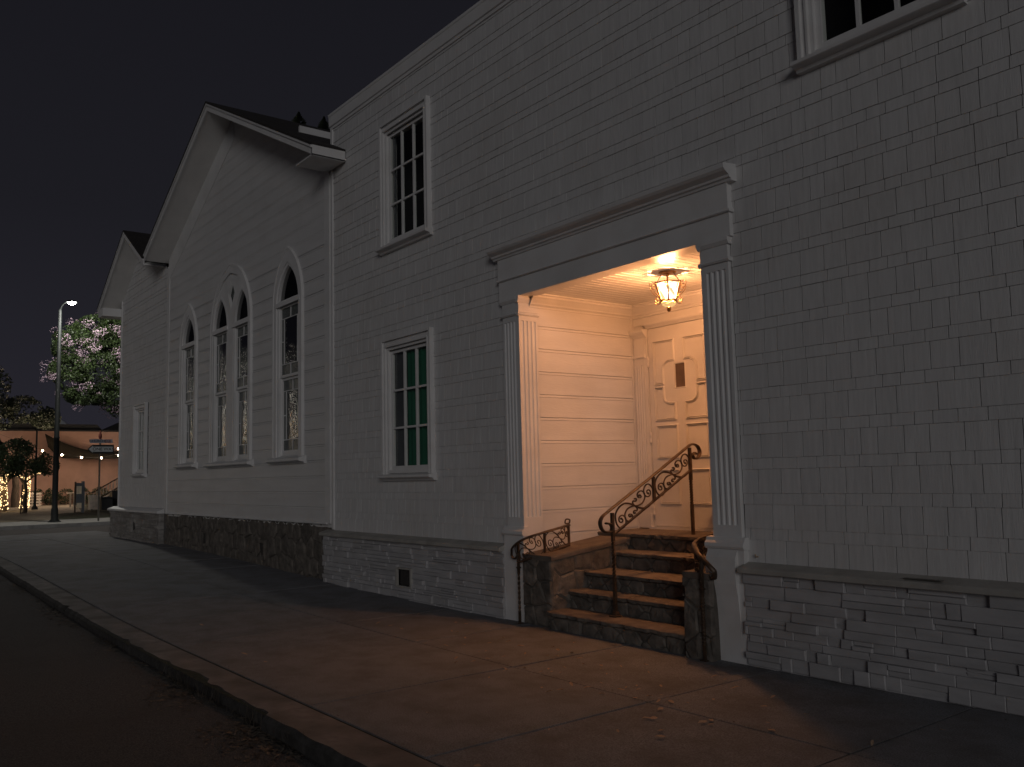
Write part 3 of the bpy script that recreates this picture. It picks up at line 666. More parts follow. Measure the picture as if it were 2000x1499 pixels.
def door_leaf(x0, flip):
    X = (lambda u: x0+u) if not flip else (lambda u: x0+1.0-u)
    mb = MB(); a, b = sorted((X(.0), X(.998)))
    # slab with a hole for the small glass
    hx0, hx1 = sorted((X(.385), X(.525)))
    mbox(mb, MBk, a, hx0, .002, .020, .88, 3.10); mbox(mb, MBk, hx1, b, .002, .020, .88, 3.10)
    mbox(mb, MBk, hx0, hx1, .002, .020, .88, 2.40); mbox(mb, MBk, hx0, hx1, .002, .020, 2.66, 3.10)
    mbox(mb, MBk, hx0, hx1, -.02, .0015, 2.38, 2.68)
    mbox(mb, MBk, a+.0, b-.0, .020, .026, .885, .93)
    d = obj('door', mb, M['paint'], hall)
    def P(pts): 
        q_ = [(X(u), z_) for u, z_ in pts]
        return q_ if not flip else q_[::-1]
    shapes = []
    L_ = [(.08,2.93),(.08,2.46),(.24,2.46)] + [(.24,2.62)] + arc(.33,2.62,.09,180,90,5)[0:] + [(.39,2.71),(.39,2.93)]
    # the four L-shaped panels around the glass, mirrored left-right and top-bottom
    L_ = [(.08,2.94),(.08,2.45),(.22,2.45),(.22,2.61)]+[(.30+.08*math.cos(R(t_)), 2.61+.08*math.sin(R(t_))) for t_ in (165,150,135,120,105)]+[(.30,2.69+.01),(.385,2.70),(.385,2.94)]
    mir = lambda pts: [(.91-u, z_) for u, z_ in pts][::-1]; B_ = [(.08,2.42),(.08,2.05),(.385,2.05),(.385,2.235),(.31,2.24)]+[(.30+.08*math.cos(R(t_)), 2.32+.08*math.sin(R(t_))) for t_ in (255,240,225,210,195)]+[(.22,2.33),(.22,2.42)]
    shapes += [L_, mir(L_), B_, mir(B_)]
    shapes += [[(.09,1.99),(.09,1.63),(.40,1.63),(.40,1.99)], [(.52,1.99),(.52,1.63),(.83,1.63),(.83,1.99)], [(.11,1.50),(.11,1.13),(.40,1.13),(.40,1.50)], [(.53,1.50),(.53,1.13),(.82,1.13),(.82,1.50)]]
    for s_ in shapes:
        mb = MB(); q_ = P(s_); moulding(mb, MBk, q_, .026, .019, .020)
        cxx = sum(a_ for a_, b_ in q_)/len(q_); czz = sum(b_ for a_, b_ in q_)/len(q_)
        # second, inner bead: offset along vertex normals
        n = len(q_); I = []
        for i in range(n):
            a_, b_, c_ = Vector(q_[i-1]), Vector(q_[i]), Vector(q_[(i+1) % n]); d1 = (b_-a_).normalized(); d2 = (c_-b_).normalized(); nn = Vector((-d1.y-d2.y, d1.x+d2.x)); 
            k = 1/max(.35, nn.length_squared/2); I.append(tuple(b_+nn*.5*k*.032*2/1.4*.7))
        moulding(mb, MBk, I, .018, .013, .020)
        obj('door_panel', mb, M['paint'], d)
    mb = MB(); mbox(mb, MBk, hx0, hx1, .004, .010, 2.40, 2.66)
    gd = bpy.data.materials.get('door_glass') or mat('door_glass', (.13,.085,.055), .12, .2, 6)
    obj('door_glass', mb, gd, d)
    mb = MB(); moulding(mb, MBk, [(hx0-.008,2.392),(hx1+.008,2.392),(hx1+.008,2.668),(hx0-.008,2.668)], .016, .008, .020); obj('glass_frame', mb, M['paint'], d)
    if not flip:
        mb = MB(); mbox(mb, MBk, X(.862), X(.925), .020, .032, 1.67, 2.05); mbox(mb, MBk, X(.870), X(.915), .032, .040, 1.90, 2.02)
        mb.tube([MBk(X(.893),.035,1.86), MBk(X(.893),.085,1.84), MBk(X(.893),.085,1.74), MBk(X(.893),.035,1.71)], .009, 8)
        obj('door_handle', mb, M['brass'], d)
    for z_ in (2.72, 1.86, 1.05):
        mb = MB(); hx = X(.012) ; mb.lathe([(.009,-.06),(.013,-.058),(.013,-.02),(.0115,-.018),(.0115,.018),(.013,.02),(.013,.058),(.009,.06),(.004,.072)], MBk(hx-.012 if not flip else hx+.012,.036,z_), 10); obj('hinge', mb, M['paint'], d)
door_leaf(-6.98, False); door_leaf(-5.98, True)

# ------------------------------------------------------------------ entrance stairs
st = thing('entrance_stairs', 'flagstone steps with rubble stone cheek walls in the lit porch', 'stairs', (-6, .5, 0))
fronts = [-.14, .145, .37, .74, 1.0]; SL, SR = -6.76, -4.97
rs = random.Random(5)
for k, y0 in enumerate(fronts):
    zt = .17*(k+1); y1 = fronts[k+1]+.03 if k < 4 else BY
    mb = MB(); xl = SL if k < 4 else PX0+.002; xr = SR if k < 4 else PX1-.002
    # tread: rough nosed slabs
    x = xl; 
    while x < xr-.05:
        w = rs.uniform(.45,.95); b = min(x+w, xr); 
        if xr-b < .2: b = xr
        n = max(3, int((b-x)/.045)); V = []; dz = rs.uniform(-.002,.002)
        for i in range(n+1):
            xx = x+.003+(b-x-.006)*i/n; e1 = .018*noise.noise(Vector((xx*9, k*3.1, 0)))+.013*noise.noise(Vector((xx*31, k*3.1, 4))); e2 = .012*noise.noise(Vector((xx*22, k, 9)))
            V += [(xx, y0+e1+.020, zt-.05), (xx, y0-.018+e1+e2, zt-.038+e2), (xx, y0-.020+e1, zt-.010+e2*.4), (xx, y0-.006+e1, zt+dz), (xx, y1, zt+dz)]
        F = lambda js: [(i*5+j, (i+1)*5+j, (i+1)*5+j+1, i*5+j+1) for i in range(n) for j in js]
        mb.add(V, F((2,3)), True); mb.add(V, F((0,1)), False, 1); mb.add([V[0],V[1],V[2],V[3],V[4],(x+.003,y1,zt-.05)], [(0,1,2,3,4,5)]); x = b
    s_ = obj('step', mb, [M['flag'], M['rubble']], st)
    mb = MB(); rubble(mb, lambda s, d, z, y0=y0: (s, y0+.022-d, z), xl, xr, lambda x, z=zt: z-.17-.002, lambda x, z=zt: z-.048, .26, seed=20+k, base=.0, gap=.010, depth=.018, zs=.9)
    mb.box(xl, xr, y0+.024, y1+.05 if k < 4 else BY-.01, zt-.175, zt-.051, mi=1)
    obj('riser', mb, [M['rubble'], M['mortar']], s_)
def cheek(x0, x1, zt0, zt1, inner, seed, yf=-.07):
    mb = MB(); yb = 1.0; z1f = lambda y: zt0+(zt1-zt0)*max(0, y+.08)/1.1
    if inner == 'r': rubble(mb, lambda s, d, z: (x1-.012+d, s, z), yf, yb, lambda y: -.0, lambda y: z1f(y)-.045, .30, seed=seed, gap=.008, depth=.016, zs=.95)
    else: rubble(mb, lambda s, d, z: (x0+.012-d, s, z), yf, yb, lambda y: -.0, lambda y: z1f(y)-.045, .30, seed=seed, gap=.008, depth=.016, zs=.95)
    rubble(mb, lambda s, d, z: (s, yf-.002-d, z), x0, x1, lambda x: -.01, lambda x: zt0-.045, .24, seed=seed+1, gap=.010, depth=.022, zs=1.0)
    mb.prism([(yf-.005,-.02),(yb,-.02),(yb,z1f(yb)-.05),(yf-.005,zt0-.05)], 'x', x0+.014, x1-.014, mi=1)
    c = obj('cheek_wall', mb, [M['rubble'], M['mortar']], st)
    mb = MB(); V = []; n = 26
    for i in range(n+1):
        y = yf-.012+(yb-yf+.012)*i/n; e1 = .010*noise.noise(Vector((y*9, x0, 0))); zz = z1f(y)
        V += [(x0+.004, y, zz-.05), (x0-.0+.0*e1, y, zz), (x1+.006+e1, y, zz+.002*noise.noise(Vector((y*8,1,1)))), (x1+.012+e1, y, zz-.015), (x1+.008+e1, y, zz-.045), (x1-.02, y, zz-.052)]
    mb.add(V, [(i*6+j, (i+1)*6+j, (i+1)*6+j+1, i*6+j+1) for i in range(n) for j in range(5)], False); mb.add(V[:6], [(0,1,2,3,4,5)])
    obj('coping', mb, M['flag'], c)
cheek(-7.20, -6.76, .685, .81, 'r', 31); cheek(-4.985, -4.70, .675, .80, 'l', 47, yf=-.16)

# ------------------------------------------------------------------ handrails
def twisted(mb, x, y, z0, z1, w=.014, turns=3.0):
    n = 40; mb.tube([(x,y,z0+(z1-z0)*i/n) for i in range(n+1)], w*1.32, 4, twist=turns*math.pi/n, smooth=False, refup=None)
def square(mb, x, y, z0, z1, w=.014): mb.box(x-w, x+w, y-w, y+w, z0, z1)
hr = thing('handrail', 'tall sloping bronze iron handrail standing in the middle of the steps', 'handrail', (-6.02, .06, .17), 'wrought iron rails of the entrance steps')
HX = -6.02
mb = MB(); square(mb, HX, .06, .17, .53); twisted(mb, HX, .06, .52, .86, turns=5); square(mb, HX, .06, .85, 1.115); obj('post', mb, M['iron'], hr)
mb = MB(); mb.lathe([(.062,0),(.062,.012),(.045,.016),(.04,.03),(.022,.05),(.018,.055)], (HX,.06,.172), 4, smooth=False, rot=math.pi/4); obj('base_plate', mb, M['iron'], hr)
mb = MB(); square(mb, HX, 1.165, .85, 1.15); twisted(mb, HX, 1.165, 1.14, 1.40, turns=5); square(mb, HX, 1.165, 1.39, 1.715); obj('post', mb, M['iron'], hr)
mb = MB(); P = cr([(HX,-.019,1.022),(HX,.032,1.012),(HX,.052,.975),(HX,.03,.945),(HX,-.023,.941),(HX,-.075,.968),(HX,-.096,1.032),(HX,-.066,1.085),(HX,.003,1.125)], 5)+[(HX,.11,1.182),(HX,.6,1.435),(HX,1.10,1.705)]+cr([(HX,1.169,1.742),(HX,1.22,1.752),(HX,1.285,1.730),(HX,1.315,1.675),(HX,1.29,1.62),(HX,1.235,1.606),(HX,1.205,1.635),(HX,1.232,1.664),(HX,1.262,1.652)], 5)
mb.tube(P, .026, 8, sx=.42, sy=1.0, refup=None)
obj('top_rail', mb, M['iron'], hr)
mb = MB(); mb.tube([(HX,.07,.915),(HX,1.165,1.49)], .019, 4, sx=.6, sy=1.0, smooth=False); mb.box(HX-.012,HX+.012,.612,.64,1.205,1.435); obj('bottom_rail', mb, M['iron'], hr)
big = [(.325,1.183),(.271,1.194),(.217,1.193),(.154,1.164),(.111,1.116),(.100,1.072),(.115,1.008),(.161,.968),(.206,.975),(.235,1.015),(.23,1.059),(.203,1.083),(.172,1.084),(.147,1.064),(.147,1.035),(.168,1.021),(.192,1.030),(.190,1.050),(.175,1.056)]
mid = [(.366,1.101),(.347,1.098),(.340,1.112),(.357,1.124),(.382,1.120),(.389,1.142),(.36,1.165),(.31,1.161),(.259,1.141),(.226,1.098),(.228,1.053),(.262,1.029),(.303,1.035),(.325,1.061),(.315,1.087),(.284,1.092),(.274,1.080),(.287,1.066),(.300,1.072)]
con = [(.217,1.193),(.289,1.187),(.351,1.169),(.433,1.149),(.50,1.143)]
for px_, pz_ in ((0,0),(.545,.284)):
    for fl in (0, 1):
        for cur, r0 in ((big,.0085),(mid,.0085)) + (((con,.007),) if not fl else ()):
            pts = []
            for y, z in cur:
                if fl: y, z = 2*.361-y, 2*1.1665-z
                pts.append((HX, y+px_, z+pz_))
            mb = MB(); pp = cr(pts, 4); n = len(pp); mb.tube(pp, [r0*(1-.25*i/n) for i in range(n)], 6, sx=1.0, sy=1.2)
            mb.sphere(pts[-1], .012, 8, 5); obj('scroll', mb, M['iron'], hr)
def low_rail(name_label, sgn, cx0):
    """curved side rail; plan mirrored about x = -5.98 for the left one"""
    X = (lambda x: x) if sgn > 0 else (lambda x: 2*-5.985-x)
    rt_ = thing('low_handrail', name_label, 'handrail', (X(-4.77), -.13, 0), 'wrought iron rails of the entrance steps')
    YO = -.055 if sgn > 0 else 0.0
    plan = [(-4.655,-.135,.700),(-4.70,-.160,.748),(-4.80,-.150,.812),(-4.90,-.09,.862),(-4.975,.0,.895),(-5.01,.13,.925),(-4.99,.28,.945),(-4.92,.42,.955)]
    plan = [(a+(.02 if YO and i < 4 else 0), b+YO*max(0,1-i/6), c) for i, (a,b,c) in enumerate(plan)]
    tr_ = cr([(X(a),b,c) for a,b,c in plan], 6)
    # lower rail follows the upper one a little below
    dz = [.05,.13,.20,.215,.215,.21,.205,.20]
    br_ = cr([(X(-4.77),-.135+YO,.60),(X(-4.77),-.15+YO,.615)]+[(X(a),b,c-d) for (a,b,c),d in list(zip(plan,dz))[2:]], 6)
    mb = MB(); curl = cr([(X(-4.70),-.10+YO,.665),(X(-4.685),-.105+YO,.640),(X(-4.655),-.115+YO,.640),(X(-4.640),-.125+YO,.668),tuple(plan[0][i] if i else X(plan[0][0]) for i in range(3))], 5)
    mb.tube(curl+tr_[1:], .021, 8, sx=.5, sy=1.0); obj('top_rail', mb, M['iron'], rt_)
    mb = MB(); mb.tube(br_, .011, 6); obj('bottom_rail', mb, M['iron'], rt_)
    mb = MB(); xx = X(-4.765); gz = 0.0; py = -.135+YO; square(mb, xx, py, gz, .12, .010); 
    if sgn > 0: twisted(mb, xx, py, .115, .50, .012, 13)
    else: twisted(mb, xx, py, .115, .50, .010, 16)
    square(mb, xx, py, .495, .79, .011); mb.box(xx-.018,xx+.018,py-.018,py+.018,.545,.56)
    mb.box(xx-.03,xx+.03,py-.03,py+.03,.0,.008); obj('post', mb, M['iron'], rt_)
    # scrolls between the rails, mapped along the curve
    N_ = len(tr_)
    def at(u, v):
        f = u*(N_-1); i = min(int(f), N_-2); t_ = f-i; T = Vector(tr_[i]).lerp(Vector(tr_[i+1]), t_)
        f = u*(len(br_)-1); i = min(int(f), len(br_)-2); t_ = f-i; B_ = Vector(br_[i]).lerp(Vector(br_[i+1]), t_)
        return B_.lerp(T, v)
    def loc(cur): return [((y-.10)/.51, (z-(.914+(y-.10)*.535))/.233) for y, z in cur]
    for k, (u0, u1) in enumerate(((.20,.60),(.62,.98))):
        for fl in (0, 1):
            for cur in (big, mid) + ((con,) if not fl else ()):
                pts = []
                for u, v in loc(cur):
                    if fl: u, v = 1-u, 1-v
                    pts.append(at(u0+(u1-u0)*min(max(u,0),1), min(max(v,.02),.98)))
                mb = MB(); mb.tube(cr(pts, 3), .0055, 5); obj('scroll', mb, M['iron'], rt_)
    for u in (.61, .985):
        a, b = at(u, 0), at(u, 1); mb = MB(); mb.tube([tuple(a),tuple(b)], .014, 4, smooth=False); obj('bar', mb, M['iron'], rt_)
    a = at(.985, 0); mb = MB(); mb.tube([tuple(a), (a.x, a.y, .74)], .012, 4, smooth=False); obj('foot', mb, M['iron'], rt_); mb = MB()
    mb.tube(cr([at(.985,1.0), Vector(at(.985,1.25))+Vector((0,.02,0)), Vector(at(.985,1.3))+Vector((0,-.03,0)), Vector(at(.985,1.12))+Vector((0,-.045,0)), Vector(at(.985,1.08))+Vector((0,-.01,0))], 5), .008, 6)
    obj('leaf_finial', mb, M['iron'], rt_)
low_rail('low curved iron rail on the left cheek wall, its thin post on the sidewalk', -1, 0)
low_rail('low curved iron rail on the right cheek wall, beside the fluted pilaster', 1, 0)

# ------------------------------------------------------------------ lantern
LX, LY = -5.72, .62
ln = thing('porch_lantern', 'lit brass hexagonal lantern with amber glass under the porch ceiling', 'lantern', (LX, LY, 3.39))
mb = MB(); mb.lathe([(.085,.0),(.085,-.008),(.06,-.014),(.02,-.02),(.014,-.04)], (LX,LY,3.395), 20); mb.tube([(LX,LY,3.37),(LX,LY,3.15)], .006, 6)
for k in range(3):
    a = k*2.094+.3; mb.tube([(LX+.06*math.cos(a),LY+.06*math.sin(a),3.388),(LX+.122*math.cos(a),LY+.122*math.sin(a),3.290)], .004, 5)
obj('ceiling_mount', mb, M['brass'], ln)
rt0, rb0, zt_, zb_ = .135, .078, 3.285, 3.118; a0 = R(12)
hexp = lambda r_, z_, k: Vector((LX+r_*math.cos(a0+k*math.pi/3), LY+r_*math.sin(a0+k*math.pi/3), z_))
mb = MB()
for k in range(6):
    mb.tube([hexp(rt0,zt_,k), hexp(rt0,zt_,k+1)], .0075, 6); mb.tube([hexp(rb0,zb_,k), hexp(rb0,zb_,k+1)], .008, 6); mb.tube([hexp(rt0,zt_,k), hexp(rb0,zb_,k)], .0065, 6); mb.sphere(hexp(rt0,zt_,k), .012, 6, 4)
mb.lathe([(.095,.0),(.108,.004),(.108,.012),(.09,.02)], (LX,LY,3.118), 18) if False else None
mb.tube([(LX+.078*math.cos(k*.349),LY+.078*math.sin(k*.349),3.108) for k in range(18)], .008, 6, closed=True)
obj('frame', mb, M['brass'], ln)
for k in range(6):
    mb = MB(); mb.add([hexp(rt0-.004,zt_-.006,k),hexp(rt0-.004,zt_-.006,k+1),hexp(rb0-.003,zb_+.006,k+1),hexp(rb0-.003,zb_+.006,k)], [(0,1,2,3)]); obj('glass_panel', mb, M['slag'], ln)
mb = MB(); mb.lathe([(.070,.0),(.066,-.022),(.042,-.042),(.018,-.048)], (LX,LY,3.100), 20); obj('bowl', mb, M['bowl'], ln)
mb = MB(); mb.lathe([(.005,.012),(.07,.006),(.098,.0),(.098,-.004),(.005,-.002)], (LX,LY,3.274), 18); obj('light_shield', mb, M['brass'], ln)  # added disc inside the glass, keeps lamplight off the ceiling above
mb = MB(); mb.sphere((LX,LY,3.028), .021, 10, 8); mb.lathe([(.006,.035),(.026,.024),(.008,.016)], (LX,LY,3.024), 10); obj('finial', mb, M['brass'], ln)
for k in range(6):
    d = Vector((math.cos(a0+k*math.pi/3), math.sin(a0+k*math.pi/3), 0)); o_ = Vector((LX,LY,0))
    P = [(.080,3.13),(.115,3.165),(.170,3.215),(.198,3.262),(.184,3.290),(.158,3.284),(.152,3.262),(.166,3.252),(.175,3.264)]
    Q = [(.080,3.115),(.10,3.096),(.128,3.092),(.145,3.112),(.134,3.132),(.114,3.128),(.116,3.114)]
    mb = MB()
    for cur in (P, Q): mb.tube(cr([o_+d*a+Vector((0,0,b)) for a,b in cur], 4), .0032, 5)
    obj('scroll', mb, M['brass'], ln)
mb = MB(); mb.sphere((LX,LY,3.20), .026, 12, 8, sz=1.3); obj('bulb', mb, emit('lantern_bulb', (1.0,.80,.52), 5), ln)
pl_ = bpy.data.lights.new('lantern_light', 'POINT'); pl_.energy = 310; pl_.color = (1.0,.46,.21); pl_.shadow_soft_size = .06
plo = bpy.data.objects.new('lantern_light', pl_); S.collection.objects.link(plo); plo.location = (LX, LY, 3.195); plo.parent = None

# ------------------------------------------------------------------ the chapel
GC = (-19.6+-11.75)/2                                       # gable centre
chap = thing('chapel', 'white gabled chapel with three tall pointed leaded windows, rough stone base', 'building', (GC, 0, 0))
GZ, SLP = 8.42, .494; CY = -.52                             # roof apex height, slope, overhang
roofz = lambda x: GZ-SLP*abs(x-GC)
LN = [(-18.12,.40,1.87,4.27,.62),(-16.28,.40,1.85,4.30,.66),(-15.20,.40,1.85,4.30,.66),(-13.17,.44,1.85,4.32,.66)]
def cex(z):
    ex = []
    for cx_, hw, zb, sp, rs_ in LN:
        if z > zb and z < sp+rs_: h = arch_hw(z, hw, sp, rs_); ex.append((cx_-h, cx_+h))
    if 4.3 < z < 5.28: ex.append((-15.74-arch_hw(z,.5,4.3,.98), -15.74+arch_hw(z,.5,4.3,.98)))
    return ex
mb = MB(); siding(mb, fx, -19.52, -11.83, .86, 8.1, cex, .2285, lim=lambda z: (max(-19.52, GC-(GZ-.30-z)/SLP), min(-11.83, GC+(GZ-.30-z)/SLP)) if z > 6 else (-19.52,-11.83), seed=2)
zs = [.80+.06*i for i in range(122)]
wl = lambda z: [] 
for za, zb2 in zip(zs[:-1], zs[1:]):
    zc = (za+zb2)/2; a, b = GC-(GZ-.12-zc)/SLP, GC+(GZ-.12-zc)/SLP
    for p, q_ in intervals(max(-19.6,a), min(-11.66,b), cex(zc)): mb.add([fx(p,-.004,za),fx(q_,-.004,za),fx(q_,-.004,zb2),fx(p,-.004,zb2)], [(0,1,2,3)])
obj('siding_wall', mb, M['siding'], chap)
mb = MB(); mb.prism([(-19.6,0),(-11.665,0),(-11.665,6.0),(GC,8.1),(-19.6,6.0)], 'y', 9.9, 9.95); mb.add([(-19.6,.01,0),(-19.6,9.9,0),(-19.6,9.9,6.2),(-19.6,.01,6.2)], [(0,1,2,3)]); obj('rear_walls', mb, M['siding'], chap)
mb = MB()                                                 # corner boards and raking frieze
mbox(mb, fx, -19.60, -19.50, .0, .034, .86, 6.20); obj('corner_board', mb, M['paint'], chap); mb = MB(); mbox(mb, fx, -11.86, -11.70, .0, .034, .86, 6.18); obj('corner_board', mb, M['paint'], chap)
mb = MB(); fw_ = .58
for sg, wd in ((-1,.62),(1,.30)):
    xe = -19.58 if sg < 0 else -11.72
    pts = [(GC, GZ-.10),(xe, roofz(xe)-.10),(xe, roofz(xe)-wd),(GC, GZ-wd)]
    mb.prism(pts, 'y', -.032 if sg < 0 else -.030, -.0)
obj('raking_frieze', mb, M['paint'], chap)
# roof slabs, soffit and fascia
EXL, EXR = -19.66, -11.20
def rake(parent, GC, GZ, SLP, xa, xb, CY, yb, th=.10):
    rz = lambda x: GZ-SLP*abs(x-GC)
    for xe in (xa, xb):
        mb = MB(); yy = yb(xe) if callable(yb) else yb
        mb.add([(GC,CY-.04,GZ),(xe,CY-.04,rz(xe)),(xe,yy,rz(xe)),(GC,yy,GZ),(GC,CY-.04,GZ-.035),(xe,CY-.04,rz(xe)-.035),(xe,yy,rz(xe)-.035),(GC,yy,GZ-.035)], [(0,1,2,3),(4,7,6,5),(0,4,5,1),(1,5,6,2)])
        obj('roof', mb, M['roof'], parent)
        mb = MB(); mb.prism([(GC,GZ-.037),(xe,rz(xe)-.037),(xe,rz(xe)-.175),(GC,GZ-.175)], 'y', CY-.012, CY+.02)
        mb.prism([(GC,GZ-.037),(xe,rz(xe)-.037),(xe,rz(xe)-.075),(GC,GZ-.075)], 'y', CY-.032, CY-.013)
        obj('rake_board', mb, M['paint'], parent)
        mb = MB(); mb.prism([(GC,GZ-.14),(xe,rz(xe)-.14),(xe,rz(xe)-.165),(GC,GZ-.165)], 'y', CY+.021, -.0)
        obj('soffit', mb, M['soffit'], parent)
rake(chap, GC, GZ, SLP, EXL, EXR, CY, lambda x: 9.9)
mb = MB(); zr = roofz(EXR)                                # boxed eave end against the hall
mb.prism([(CY-.012,zr-.036),(CY-.012,zr-.19),(-.026,zr-.19),(-.026,zr-.036)], 'x', EXR-.02, EXR+.012)
mb.prism([(CY-.012,zr-.165),(CY-.012,zr-.185),(-.026,zr-.185),(-.026,zr-.165)], 'x', EXR-.55, EXR+.012)
obj('eave_box', mb, M['paint'], chap)
mb = MB(); x_ = -12.85; mb.box(x_, x_+.05, .0, 4.5, roofz(x_)-.02, roofz(x_)+.09); obj('roof_curb', mb, M['paint'], chap)
# foundation
mb = MB(); zb0 = lambda x: g(x)-.01
vts = [(-14.50,-14.18,.24,.47),(-17.32,-17.0,.33,.56)]
rubble(mb, lambda s, d, z: (s, .0-d, z), -19.72, -11.84, zb0, lambda x: .84, .30, vts, seed=77, base=-.02, depth=.035)
mb.box(-19.7, -11.80, .018, .06, 0, .84, mi=1)
obj('stone_foundation', mb, [M['rubble'], M['mortar']], chap)
for v_ in vts:
    mb = MB(); mb.box(v_[0],v_[1],.0,.016,v_[2],v_[3]); o = obj('foundation_vent', mb, M['vent'], chap)
    mb = MB(); mb.box(v_[0]-.05,v_[0],-.03,.015,v_[2]-.04,v_[3]+.05); mb.box(v_[1],v_[1]+.05,-.03,.015,v_[2]-.04,v_[3]+.05); mb.box(v_[0],v_[1],-.03,.015,v_[3],v_[3]+.05); mb.box(v_[0],v_[1],-.03,.015,v_[2]-.04,v_[2]); obj('vent_frame', mb, M['rubble'], o)
mb = MB(); hmould(mb, fx, -19.55, -11.80, [(.0,.845),(.045,.845),(.05,.855),(.045,.875),(.0,.885)]); obj('water_table', mb, M['paint'], chap)

def archpath(cx_, hw, zb, sp, rs_, n=9):
    Rr = (rs_*rs_+hw*hw)/(2*hw); L_ = []
    for i in range(n+1):
        z = sp+rs_*i/n; L_.append((cx_-(math.sqrt(max(Rr*Rr-(z-sp)**2,0))-(Rr-hw)), z))
    Rp = [(2*cx_-x, z) for x, z in L_[::-1]][1:]
    return [(cx_-hw, zb)]+L_+Rp+[(cx_+hw, zb)]
def archband(mb, cx_, hwi, hwo, zb, sp, ri, ro, d0, d1):
    A = archpath(cx_, hwi, zb, sp, ri); B = archpath(cx_, hwo, zb, sp, ro); n = len(A)
    V = [fx(*(p[0], d1, p[1])) for p in A]+[fx(p[0],d1,p[1]) for p in B]+[fx(p[0],d0,p[1]) for p in A]+[fx(p[0],d0,p[1]) for p in B]
    F = []
    for i in range(n-1): F += [(i,i+1,n+i+1,n+i),(2*n+i,2*n+i+1,i+1,i),(n+i,n+i+1,3*n+i+1,3*n+i)]
    mb.add(V, F)
def lancet(cx_, hw, zb, sp, rs_, parent, outer=True, curtain=False):
    hi = hw-.04
    mb = MB()
    if outer:
        archband(mb, cx_, hw-.005, hw+.10, zb, sp, rs_-.01, rs_+.20, -.0, .055)
        archband(mb, cx_, hw+.098, hw+.125, zb, sp, rs_+.196, rs_+.245, -.0, .066)
    archband(mb, cx_, hi-.02, hw+.004, zb, sp, rs_-.06, rs_, -.06, .035)
    mbox(mb, fx, cx_-hi+.02, cx_+hi-.02, -.06, .030, sp-.03, sp+.055)                 # transom
    mbox(mb, fx, cx_-hw-.03, cx_+hw+.03, .036, .062, sp-.045, sp+.025)
    o = obj('window', mb, M['paint'], parent)
    mb = MB(); hmould(mb, fx, cx_-hw-.20, cx_+hw+.20, [(.0,zb-.115),(.05,zb-.11),(.065,zb-.085),(.13,zb-.075),(.145,zb-.065),(.145,zb-.03),(.0,zb+.02)]) if outer else None
    if outer: obj('sill', mb, M['paint'], o)
    mid_ = zb+(sp-zb)*.515; gi = hi-.045
    # sashes
    for k, (a, b, dd) in enumerate(((zb+.01, mid_, -.030),(mid_+.0, sp-.03, .006))):
        mb = MB(); e_ = .002 if k else 0
        mbox(mb, fx, cx_-hi+.02, cx_-gi, dd-.035, dd, a+e_, b); mbox(mb, fx, cx_+gi, cx_+hi-.02, dd-.035, dd, a+e_, b)
        mbox(mb, fx, cx_-gi, cx_+gi, dd-.035, dd-.001, a+e_, a+(.10 if k == 0 else .045)); mbox(mb, fx, cx_-gi, cx_+gi, dd-.035, dd-.001, b-.04, b)
        ga, gb = a+(.10 if k == 0 else .045), b-.04; c0 = .10; r0 = .17; cw = .007
        def bar(x0_, x1_, z0_, z1_): mbox(mb, fx, x0_, x1_, dd-.030, dd-.012, z0_, z1_)
        bar(cx_-gi, cx_+gi, ga+r0-cw, ga+r0+cw); bar(cx_-gi, cx_+gi, gb-r0-cw, gb-r0+cw)
        bar(cx_-gi+c0-cw, cx_-gi+c0+cw, ga+r0+cw, gb-r0-cw); bar(cx_+gi-c0-cw, cx_+gi-c0+cw, ga+r0+cw, gb-r0-cw)
        bar(cx_-cw, cx_+cw, ga, ga+r0-cw); bar(cx_-cw, cx_+cw, gb-r0+cw, gb)
        zm = (ga+gb)/2; bar(cx_-gi, cx_-gi+c0-cw, zm-cw, zm+cw); bar(cx_+gi-c0+cw, cx_+gi, zm-cw, zm+cw)
        obj('sash', mb, M['paint'], o)
        mb = MB(); d_ = dd-.022
        def qd(x0_,x1_,z0_,z1_): 
            t_ = random.uniform(-.003,.003); mb.add([fx(x0_,d_+t_,z0_),fx(x1_,d_,z0_),fx(x1_,d_,z1_),fx(x0_,d_+t_,z1_)], [(0,1,2,3)])
        qd(cx_-gi,cx_,ga,ga+r0); qd(cx_,cx_+gi,ga,ga+r0); qd(cx_-gi,cx_,gb-r0,gb); qd(cx_,cx_+gi,gb-r0,gb)
        qd(cx_-gi,cx_-gi+c0,ga+r0,zm); qd(cx_-gi,cx_-gi+c0,zm,gb-r0); qd(cx_+gi-c0,cx_+gi,ga+r0,zm); qd(cx_+gi-c0,cx_+gi,zm,gb-r0)
        obj('border_glass', mb, M['stain'], o)
        mb = MB(); qd(cx_-gi+c0,cx_+gi-c0,ga+r0,gb-r0); obj('pane', mb, M['pebble'], o)
    mb = MB(); P = archpath(cx_, hi-.02, sp+.055, sp+.06, rs_-.12); mb.add([fx(x_,-.005,z_) for x_,z_ in P], [tuple(range(len(P)))]); obj('arch_pane', mb, M['archglass'], o)
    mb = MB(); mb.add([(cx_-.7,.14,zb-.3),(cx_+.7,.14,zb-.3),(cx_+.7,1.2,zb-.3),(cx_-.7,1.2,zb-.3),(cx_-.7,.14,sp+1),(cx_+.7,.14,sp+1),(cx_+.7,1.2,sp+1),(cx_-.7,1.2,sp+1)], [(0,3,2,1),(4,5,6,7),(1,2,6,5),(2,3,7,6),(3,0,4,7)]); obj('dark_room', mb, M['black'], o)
    if curtain:
        mb = MB(); mb.box(cx_-.5, cx_+.25, .075, .09, zb, zb+1.75); obj('curtain', mb, M['green'], o)
    return o
lancet(*LN[0], chap, curtain=True); lancet(*LN[3], chap)
